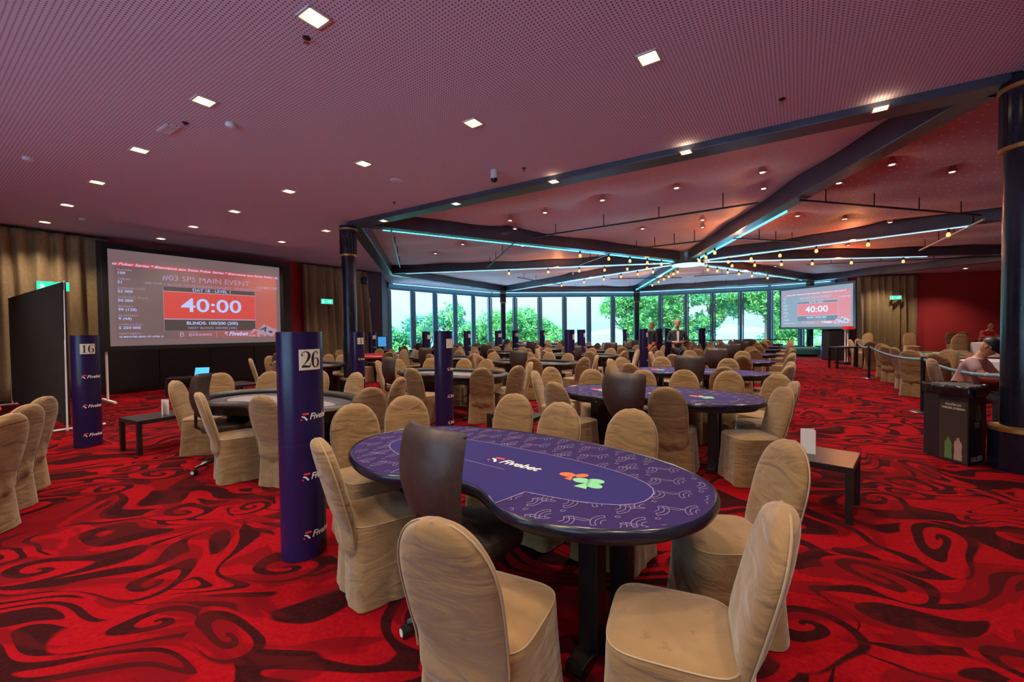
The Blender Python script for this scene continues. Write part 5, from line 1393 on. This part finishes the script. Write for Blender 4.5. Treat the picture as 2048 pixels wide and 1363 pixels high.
def head(par, c, tilt, skin, hair, yaw=0.0, cap=None, hairlen=0.0):
    """a head with face features; face looks to local +Y turned by yaw, tipped down by tilt"""
    T = Matrix.Translation(c) @ Matrix.Rotation(yaw, 4, 'Z') @ Matrix.Rotation(-tilt, 4, 'X')
    a = MB(); rows = []
    prof = [(-0.125, 0.030, 0.030, 0.045), (-0.115, 0.045, 0.055, 0.035), (-0.09, 0.056, 0.072, 0.022), (-0.05, 0.066, 0.084, 0.008), (-0.01, 0.072, 0.090, 0.0), (0.03, 0.076, 0.094, -0.004), (0.07, 0.072, 0.090, -0.008), (0.10, 0.056, 0.070, -0.010), (0.118, 0.03, 0.04, -0.010), (0.123, 0.004, 0.005, -0.010)]
    for z, rx, ry, oy in prof:
        row = []
        for k in range(28):
            th_ = 2*PI*k/28; x = rx*math.cos(th_); y = oy+ry*math.sin(th_)
            f_ = max(0, math.sin(th_))**6
            if -0.055 < z < 0.0 and abs(x) < 0.02: y += 0.022*f_*(1 if z < -0.02 else 0.4)
            if -0.01 <= z <= 0.035 and 0.02 < abs(x) < 0.05 and math.sin(th_) > 0: y -= 0.008
            row.append((x, y, z))
        rows.append(row)
    a.grid(rows, wrap=True, M=T); a.add(rows[0], [tuple(range(28))[::-1]], T)
    h = a.build('head', skin, par, smooth=True, ang=None)
    for sx_ in (-1, 1):
        a = MB(); a.lathe([(0.001, -0.011), (0.009, -0.006), (0.011, 0), (0.009, 0.006), (0.001, 0.011)], 10, T @ Matrix.Translation((sx_*0.030, 0.079, 0.012))); a.build('eye', M['ink'], h, smooth=True)
        a = MB(); a.lathe([(0.004, -0.030), (0.013, -0.02), (0.018, 0.008), (0.012, 0.026), (0.003, 0.03)], 10, T @ Matrix.Translation((sx_*0.075, -0.008, -0.004))); a.build('ear', skin, h, smooth=True)
    a = MB(); a.tube([(-0.022, 0.083, -0.068), (0, 0.090, -0.070), (0.022, 0.083, -0.068)], [0.002, 0.0045, 0.002], 6, M=T); a.build('mouth', M['redp'] if False else simple('lips', (0.35, 0.10, 0.08), 0.5), h, smooth=True)
    a = MB(); a.tube([(0, 0.082, 0.01), (0, 0.098, -0.02), (0, 0.108, -0.038), (0, 0.092, -0.046)], [0.007, 0.010, 0.013, 0.007], 8, M=T); a.build('nose', skin, h, smooth=True)
    if hair:
        a = MB(); rows = []
        for j in range(9):
            ph_ = j/8; z = 0.132*math.cos(ph_*PI*0.60)
            row = []
            for k in range(28):
                th_ = 2*PI*k/28; fr = max(0, math.sin(th_)); zz = z
                if fr > 0.25: zz = max(z, 0.058+0.02*(1-fr))
                else: zz = z - hairlen*ph_
                s_ = math.sqrt(max(0.0, 1-(min(0.999, max(zz, 0)/0.134))**2))
                row.append((0.083*s_*math.cos(th_), -0.010+0.103*s_*math.sin(th_), zz))
            rows.append(row)
        a.grid(rows[::-1], wrap=True, M=T); a.build('hair', hair, h, smooth=True, ang=None)
    if cap:
        a = MB(); rows = []
        for j in range(8):
            ph_ = j/7*PI/2; rows.append([(0.090*math.sin(ph_+0.01)*math.cos(2*PI*k/28), -0.008+0.110*math.sin(ph_+0.01)*math.sin(2*PI*k/28), 0.035+0.108*math.cos(ph_)) for k in range(28)])
        a.grid(rows[::-1], wrap=True, M=T); cp = a.build('cap', cap, h, smooth=True, ang=None)
        a = MB(); rows = [[(0.085*math.cos(R(15+150*k/14))*q, -0.005+0.105*math.sin(R(15+150*k/14))*q+0.0, 0.040-0.02*(q-1)*3) for k in range(15)] for q in (0.96, 1.25, 1.62)]
        a.grid(rows, M=T); b_ = a.build('cap_brim', cap, cp, smooth=True); so = b_.modifiers.new('th', 'SOLIDIFY'); so.thickness = 0.005
        a = MB(); a.tube([(0.085*math.cos(R(15+150*k/14))*1.62, -0.005+0.105*math.sin(R(15+150*k/14))*1.62, 0.004) for k in range(15)], 0.004, 6, M=T); a.build('brim_edge', simple('tan_edge', (0.55, 0.30, 0.12), 0.6), cp)
    return h
def hand(chains, wrist, d, palmdir, side=1, s=1.0):
    """adds palm, four fingers and a thumb to the chain list"""
    w_ = Vector(wrist); d = Vector(d).normalized(); lat = Vector(palmdir).normalized(); dn = d.cross(lat)
    palm = w_+d*0.055*s
    chains.append([(*w_, 0.026*s), (*palm, (0.036*s))])
    for k, (ln_, o_) in enumerate(((0.062, -0.030), (0.075, -0.010), (0.070, 0.010), (0.055, 0.028))):
        b = palm+lat*o_*s+d*0.03*s; m1 = b+d*ln_*0.5*s+dn*0.006; t_ = b+d*ln_*0.9*s+dn*0.028
        chains.append([(*palm, 0.036*s), (*b, 0.011*s), (*m1, 0.009*s), (*t_, 0.0075*s)])
    tb = w_+d*0.03*s-lat*0.035*s*side; tt = tb+d*0.04*s-lat*0.025*s*side
    chains.append([(*w_, 0.026*s), (*tb, 0.013*s), (*tt, 0.009*s)])
def standing(x, y, face, label, suit, shirt, trouser, hair, H=1.78, pose=0):
    s = H/1.78
    o = empty('person', (x, y, 0), R(face)-PI/2, label, 'person'); o.scale = (s, s, s)
    ch = [[(0, 0, 0.95, 0.13), (0, 0.0, 1.12, 0.12), (0, 0, 1.32, 0.14), (0, -0.01, 1.46, 0.075), (0, 0.0, 1.53, 0.052), (0, 0.015, 1.62, 0.055)]]
    el = {}
    for sx_ in (-1, 1):
        wx = (sx_*0.12, 0.26, 1.12) if pose else (sx_*0.25, 0.06, 0.86)
        e_ = (sx_*0.27, 0.02, 1.13) if pose else (sx_*0.25, -0.02, 1.13)
        ch.append([(0, 0, 1.32, 0.14), (sx_*0.18, -0.01, 1.41, 0.06), (*e_, 0.042), (*wx, 0.028)])
        hand(ch, wx, (-sx_*0.6, 0.7, 0.1) if pose else (0, 0.15, -1), (0, 0, 1) if pose else (0, 1, 0), sx_)
        ch.append([(0, 0, 0.95, 0.13), (sx_*0.09, 0, 0.86, 0.085), (sx_*0.10, 0.015, 0.50, 0.056), (sx_*0.105, -0.01, 0.09, 0.038), (sx_*0.11, 0.14, 0.035, 0.036)])
    skinned('body', ch, M['skin'], o)
    head(o, (0, 0.02, 1.665), 0.1, M['skin'], hair)
    j = [[(0, 0, 0.90, 0.155), (0, 0, 1.12, 0.135), (0, 0, 1.32, 0.155), (0, -0.01, 1.455, 0.085)]]
    for sx_ in (-1, 1):
        e_ = (sx_*0.27, 0.02, 1.13) if pose else (sx_*0.25, -0.02, 1.13)
        wx = (sx_*0.14, 0.23, 1.12) if pose else (sx_*0.25, 0.05, 0.90)
        j.append([(0, 0, 1.32, 0.155), (sx_*0.185, -0.01, 1.41, 0.073), (*e_, 0.056), (*wx, 0.042)])
    jk = skinned('jacket', j, suit, o)
    a = MB(); a.add([(-0.035, 0.155, 1.44), (0.035, 0.155, 1.44), (0.02, 0.17, 1.10), (-0.02, 0.17, 1.10)], [(0, 1, 2, 3)]); a.build('shirt_front', shirt, jk)
    t = [[(0, 0, 0.95, 0.142), (sx_*0.092, 0, 0.86, 0.095), (sx_*0.10, 0.015, 0.50, 0.070), (sx_*0.105, -0.01, 0.08, 0.055)] for sx_ in (-1, 1)]
    skinned('trousers', t, trouser, o)
    for sx_ in (-1, 1):
        a = MB(); a.box((sx_*0.11, 0.06, 0.04), (0.10, 0.28, 0.08)); b_ = bevel(a.build('shoe', M['ink'], o, smooth=True), 0.03, 3)
    return o
standing(5.0, 12.85, -105, 'man in a dark suit and pale shirt standing by the totems', M['suit'], M['white'], M['suit'], M['fair'], 1.83, 1)
standing(5.35, 16.2, 200, 'person in dark top and orange trousers standing behind a totem', M['suit'], M['suit'], M['orange'], M['hair'], 1.80)
def seated(x, y, z, face, label, shirt, trouser, hair=None, cap=None, lean=0.2, stilt=0.3):
    o = empty('person', (x, y, z), R(face)-PI/2, label, 'person')
    ly = lean
    ch = [[(0, 0, 0.52, 0.14), (0, ly*0.3, 0.70, 0.13), (0, ly*0.75, 0.93, 0.15), (0, ly*0.95, 1.06, 0.08), (0, ly+0.02, 1.12, 0.058), (0, ly+0.05, 1.19, 0.058)]]
    for sx_ in (-1, 1):
        sh = (sx_*0.19, ly*0.85, 1.01); e_ = (sx_*0.28, ly+0.12, 0.79); wx = (sx_*0.05, ly+0.30, 0.80)
        ch.append([(0, ly*0.75, 0.93, 0.15), (*sh, 0.068), (*e_, 0.048), (*wx, 0.031)])
        hand(ch, wx, (-sx_, 0.25, 0), (0, 1, 0.3), sx_)
        ch.append([(0, 0, 0.52, 0.14), (sx_*0.10, 0.05, 0.50, 0.10), (sx_*0.12, 0.45, 0.50, 0.07), (sx_*0.12, 0.44, 0.10, 0.045), (sx_*0.12, 0.58, 0.04, 0.038)])
    skinned('body', ch, M['skin'], o)
    head(o, (0, ly+0.09, 1.235), stilt, M['skin'], hair, 0.0, cap)
    j = [[(0, -0.01, 0.50, 0.165), (0, ly*0.3, 0.70, 0.155), (0, ly*0.75, 0.93, 0.17), (0, ly*0.93, 1.05, 0.09)]]
    for sx_ in (-1, 1):
        sh = (sx_*0.19, ly*0.85, 1.01); e_ = (sx_*0.255, ly+0.05, 0.86)
        j.append([(0, ly*0.75, 0.93, 0.17), (*sh, 0.088), (*e_, 0.070)])
    skinned('shirt', j, shirt, o)
    t = [[(0, 0, 0.52, 0.15), (sx_*0.10, 0.05, 0.50, 0.115), (sx_*0.12, 0.45, 0.50, 0.085), (sx_*0.12, 0.44, 0.12, 0.06)] for sx_ in (-1, 1)]
    skinned('trousers', t, trouser, o)
    for sx_ in (-1, 1):
        a = MB(); a.box((sx_*0.12, 0.52, 0.04), (0.10, 0.28, 0.08)); bevel(a.build('shoe', M['ink'], o, smooth=True), 0.03, 3)
    return o
tall_chair(6.62, 6.72, -62, 'covered chair on which the man in the cap sits', 0, 0.98)
seated(6.76, 6.42, 0, -62, 'man in a dark cap and pale pink shirt leaning forward behind the belt', M['shirt'], M['suit'], None, M['ink'], 0.22, 0.75)
seated(20.3, 18.35, PZ, 262, 'person in a red shirt bending over a white-clothed table', M['redshirt'], M['suit'], M['fair'], None, 0.30, 0.6)

# ------------------------------------------------------------------ outside
g = MB(); g.box((10, 330, -6.2), (900, 560, 0.2)); g.build('floor_lake', M['lake'], kind='structure')
g = MB(); g.prism([(-45, -5), (-16.8, 3.6), (2.3, -9.5), (24, -4.3), (40, -60), (-60, -60)], -0.3, -0.15); g.build('floor_fill_terrace', M['terrace'], kind='structure')  # unseen pale ground added to bounce daylight through the fill windows
g = MB(); g.prism([(-40, 26), (-12, 22.0), (-7.5, 24.5), (-2.2, 30.5), (9, 31.6), (17.5, 28), (20.5, 24.8), (60, 22), (60, 48), (-40, 48)], -3.2, -3.0); g.build('floor_terrace', M['terrace'], kind='structure')
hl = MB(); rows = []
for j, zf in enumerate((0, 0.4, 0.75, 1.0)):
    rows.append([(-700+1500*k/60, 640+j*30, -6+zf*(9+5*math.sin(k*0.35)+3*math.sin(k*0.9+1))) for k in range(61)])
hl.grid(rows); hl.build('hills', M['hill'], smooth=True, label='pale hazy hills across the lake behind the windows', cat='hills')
def tree(name, x, y, z0, h, crown, label, mats, leaf=0.24, n=5200, seed=1, cards=None, lean=0.0):
    """crown: list of (dx,dy,dz,rx,ry,rz) foliage masses with heights above z0"""
    rnd = random.Random(seed)
    o = empty(name, (x, y, z0), 0, label, 'tree', 'trees outside the windows')
    a = MB(); top = (lean*h*0.8, 0, h*0.85)
    a.tube([(0, 0, 0), (lean*h*0.25, 0, h*0.3), (lean*h*0.5, 0.1, h*0.6), top], [0.24, 0.19, 0.14, 0.05], 8)
    for c in crown:
        b = (lean*h*0.4*min(1, c[2]/h), 0, min(c[2]*0.7, h*0.6)); m_ = (b[0]*0.4+c[0]*0.6, c[1]*0.6, (b[2]*0.55+c[2]*0.45)-0.1)
        a.tube([b, m_, (c[0], c[1], c[2])], [0.10, 0.065, 0.02], 6)
        for q in range(3):
            e_ = (c[0]+rnd.uniform(-1, 1)*c[3]*0.8, c[1]+rnd.uniform(-1, 1)*c[4]*0.8, c[2]+rnd.uniform(-0.6, 0.8)*c[5])
            a.tube([m_, ((m_[0]+e_[0])/2, (m_[1]+e_[1])/2+0.1, (m_[2]+e_[2])/2+0.1), e_], [0.04, 0.025, 0.01], 5)
    a.build('trunk', M['bark'], o, smooth=True)
    vol = [c[3]*c[4]*c[5] for c in crown]; tot = sum(vol)
    parts = [MB(), MB()]
    for c, vv in zip(crown, vol):
        nn = int(n*vv/tot); tufts = max(6, nn//18)
        for t_ in range(tufts):
            while True:
                p = Vector((rnd.uniform(-1, 1), rnd.uniform(-1, 1), rnd.uniform(-1, 1)))
                if 0.3 < p.length < 1: break
            ctr = Vector((c[0]+p.x*c[3], c[1]+p.y*c[4], c[2]+p.z*c[5])); m = parts[0 if rnd.random() < 0.6 else 1]
            tr = rnd.uniform(0.22, 0.42)
            for q in range(26):
                d = Vector((rnd.gauss(0, 1), rnd.gauss(0, 1), rnd.gauss(0, 0.7)+0.2)); d.normalize(); b = ctr+d*tr*rnd.uniform(0.4, 1)
                s_ = d.cross(Vector((rnd.uniform(-1, 1), rnd.uniform(-1, 1), rnd.uniform(-1, 1)))).normalized()*leaf*0.28; l_ = (d+Vector((rnd.uniform(-.6, .6), rnd.uniform(-.6, .6), rnd.uniform(-.4, .4)))).normalized()*leaf
                m.add([b-s_, b+s_, b+l_+s_*0.3, b+l_-s_*0.3], [(0, 1, 2, 3)])
    for k, m in enumerate(parts):
        m.build('foliage', mats[k], o)
    return o
AB = (M['leafA'], M['leafB']); CB = (M['leafC'], M['leafB']); CA = (M['leafC'], M['leafA'])
tree('round_tree', -9.8, 33.5, -3, 5.2, [(0, 0, 3.2, 1.9, 1.6, 1.9), (0.9, 0.3, 4.2, 1.2, 1.0, 1.3), (-1.2, 0, 3.8, 1.2, 1, 1.4), (0.6, 0, 1.6, 1.5, 1.3, 1.2)], 'dense green tree seen through the leftmost windows', CA, seed=1)
tree('cypress_tree', -8.4, 37, -3, 6.0, [(0, 0, 3.0, 1.0, 1.0, 3.0), (0.3, 0, 4.5, 0.7, 0.7, 1.5)], 'slim blue-green tree behind the left windows', (M['leafC'], M['leafC']), seed=2, n=3000)
tree('feathery_tree', -5.6, 35.5, -3, 6.6, [(0, 0, 5.6, 1.6, 1.2, 0.7), (-1.3, 0, 4.4, 1.2, 1.0, 0.6), (1.4, 0, 4.6, 1.4, 1.1, 0.7), (0.2, 0, 3.2, 1.8, 1.3, 0.9), (0.8, 0.4, 6.4, 1.0, 0.8, 0.5)], 'feathery light green tree with airy layered branches', CB, seed=3, n=3600)
tree('feathery_tree', -2.4, 34.6, -3, 6.2, [(0, 0, 4.6, 1.2, 1.1, 0.7), (0.9, 0, 5.6, 0.9, 0.8, 0.5), (-0.9, 0, 3.4, 1.2, 1, 0.8), (0.7, 0, 2.9, 1.3, 1, 1.0)], 'second feathery tree just left of the rear left column', AB, seed=4, n=3600)
tree('pine_tree', 0.9, 37.5, -3, 6.2, [(0, 0, 5.0, 1.9, 1.7, 1.5), (1.7, 0, 4.0, 1.4, 1.3, 1.4), (-1.6, 0, 4.2, 1.4, 1.2, 1.4), (0.2, 0, 3.0, 2.4, 1.8, 1.5)], 'round-topped pine right of the rear left column', AB, seed=5, n=7500)
tree('pine_tree', 3.3, 36.5, -3, 5.6, [(0, 0, 3.4, 1.3, 1.2, 1.7), (0.5, 0, 2.2, 1.3, 1.2, 1.3)], 'small pine crown sloping down left of the open lake view', AB, seed=6, n=3600)
tree('pine_tree', 9.9, 36.0, -3, 9.5, [(-0.8, 0, 7.0, 1.2, 1.2, 0.9), (-1.6, 0, 6.2, 0.9, 1.0, 0.8), (0.3, 0, 5.2, 1.2, 1.1, 1.1), (0.9, 0, 7.2, 1.6, 1.4, 1.2), (0.6, 0, 3.6, 0.8, 0.8, 0.6), (1.6, 0, 2.6, 1.2, 1, 0.9)], 'tall pine leaning into view left of the rear right column', AB, seed=7, n=6500, lean=-0.05)
tree('pine_tree', 13.6, 38.0, -3, 9.5, [(0, 0, 6.4, 2.2, 1.6, 1.3), (-1.8, 0, 5.0, 1.8, 1.5, 1.2), (1.6, 0, 4.4, 1.9, 1.5, 1.2), (0.2, 0, 2.8, 2.4, 1.7, 1.3), (0.3, 0, 8.0, 2.3, 1.7, 1.0)], 'large bushy pine behind the standing man', AB, seed=8, n=9000)
tree('pine_tree', 17.4, 36.5, -3, 9.5, [(-0.8, 0, 7.4, 2.0, 1.5, 0.9), (-0.6, 0.3, 5.0, 1.3, 1.2, 0.9), (1.4, 0, 6.4, 1.6, 1.3, 1.0), (-1.2, 0, 3.4, 1.2, 1.0, 0.8)], 'open pine with bare twisting branches and a pink trunk', (M['leafB'], M['leafC']), seed=9, n=5200, lean=-0.06)
tree('pine_tree', 20.6, 34.5, -3, 9.5, [(0.4, 0, 6.6, 1.7, 1.4, 1.0), (-1.6, 0, 7.6, 1.5, 1.3, 0.8), (1.4, 0, 5.2, 1.1, 1.1, 0.9), (0.2, 0, 8.0, 1.8, 1.4, 0.8)], 'pine with a forked pale trunk beside the right screen', AB, seed=10, n=5600, lean=0.03)
tree('pine_tree', 24.5, 36.5, -3, 7, [(0, 0, 4.5, 2.2, 1.8, 1.6), (-1.6, 0, 3.0, 1.8, 1.5, 1.2)], 'green tree glimpsed under the right screen', AB, seed=11, n=4200)
tree('bush', 21.8, 32.0, -3, 3.4, [(0, 0, 2.4, 2.0, 1.2, 1.2), (2.2, 0, 2.2, 1.6, 1.2, 1.1), (-2.0, 0, 2.0, 1.5, 1.2, 1.0)], 'bright green bushes directly under the right screen', (M['leafB'], M['leafB']), seed=12, n=5200)
tree('bush', -5.5, 32.5, -3, 3.0, [(0, 0, 2.0, 2.2, 1.0, 1.3), (-3, 0, 2.2, 1.8, 1.0, 1.3), (2.6, 0, 2.0, 1.6, 1.0, 1.1)], 'low bushes at the foot of the left windows', CB, seed=13, n=4500)
tree('bush', 15.5, 33.0, -3, 3.0, [(0, 0, 2.0, 2.2, 1.0, 1.0), (-3, 0, 2.0, 1.8, 1.0, 1.0)], 'low bushes at the foot of the right windows', (M['leafC'], M['leafA']), seed=14, n=3600)
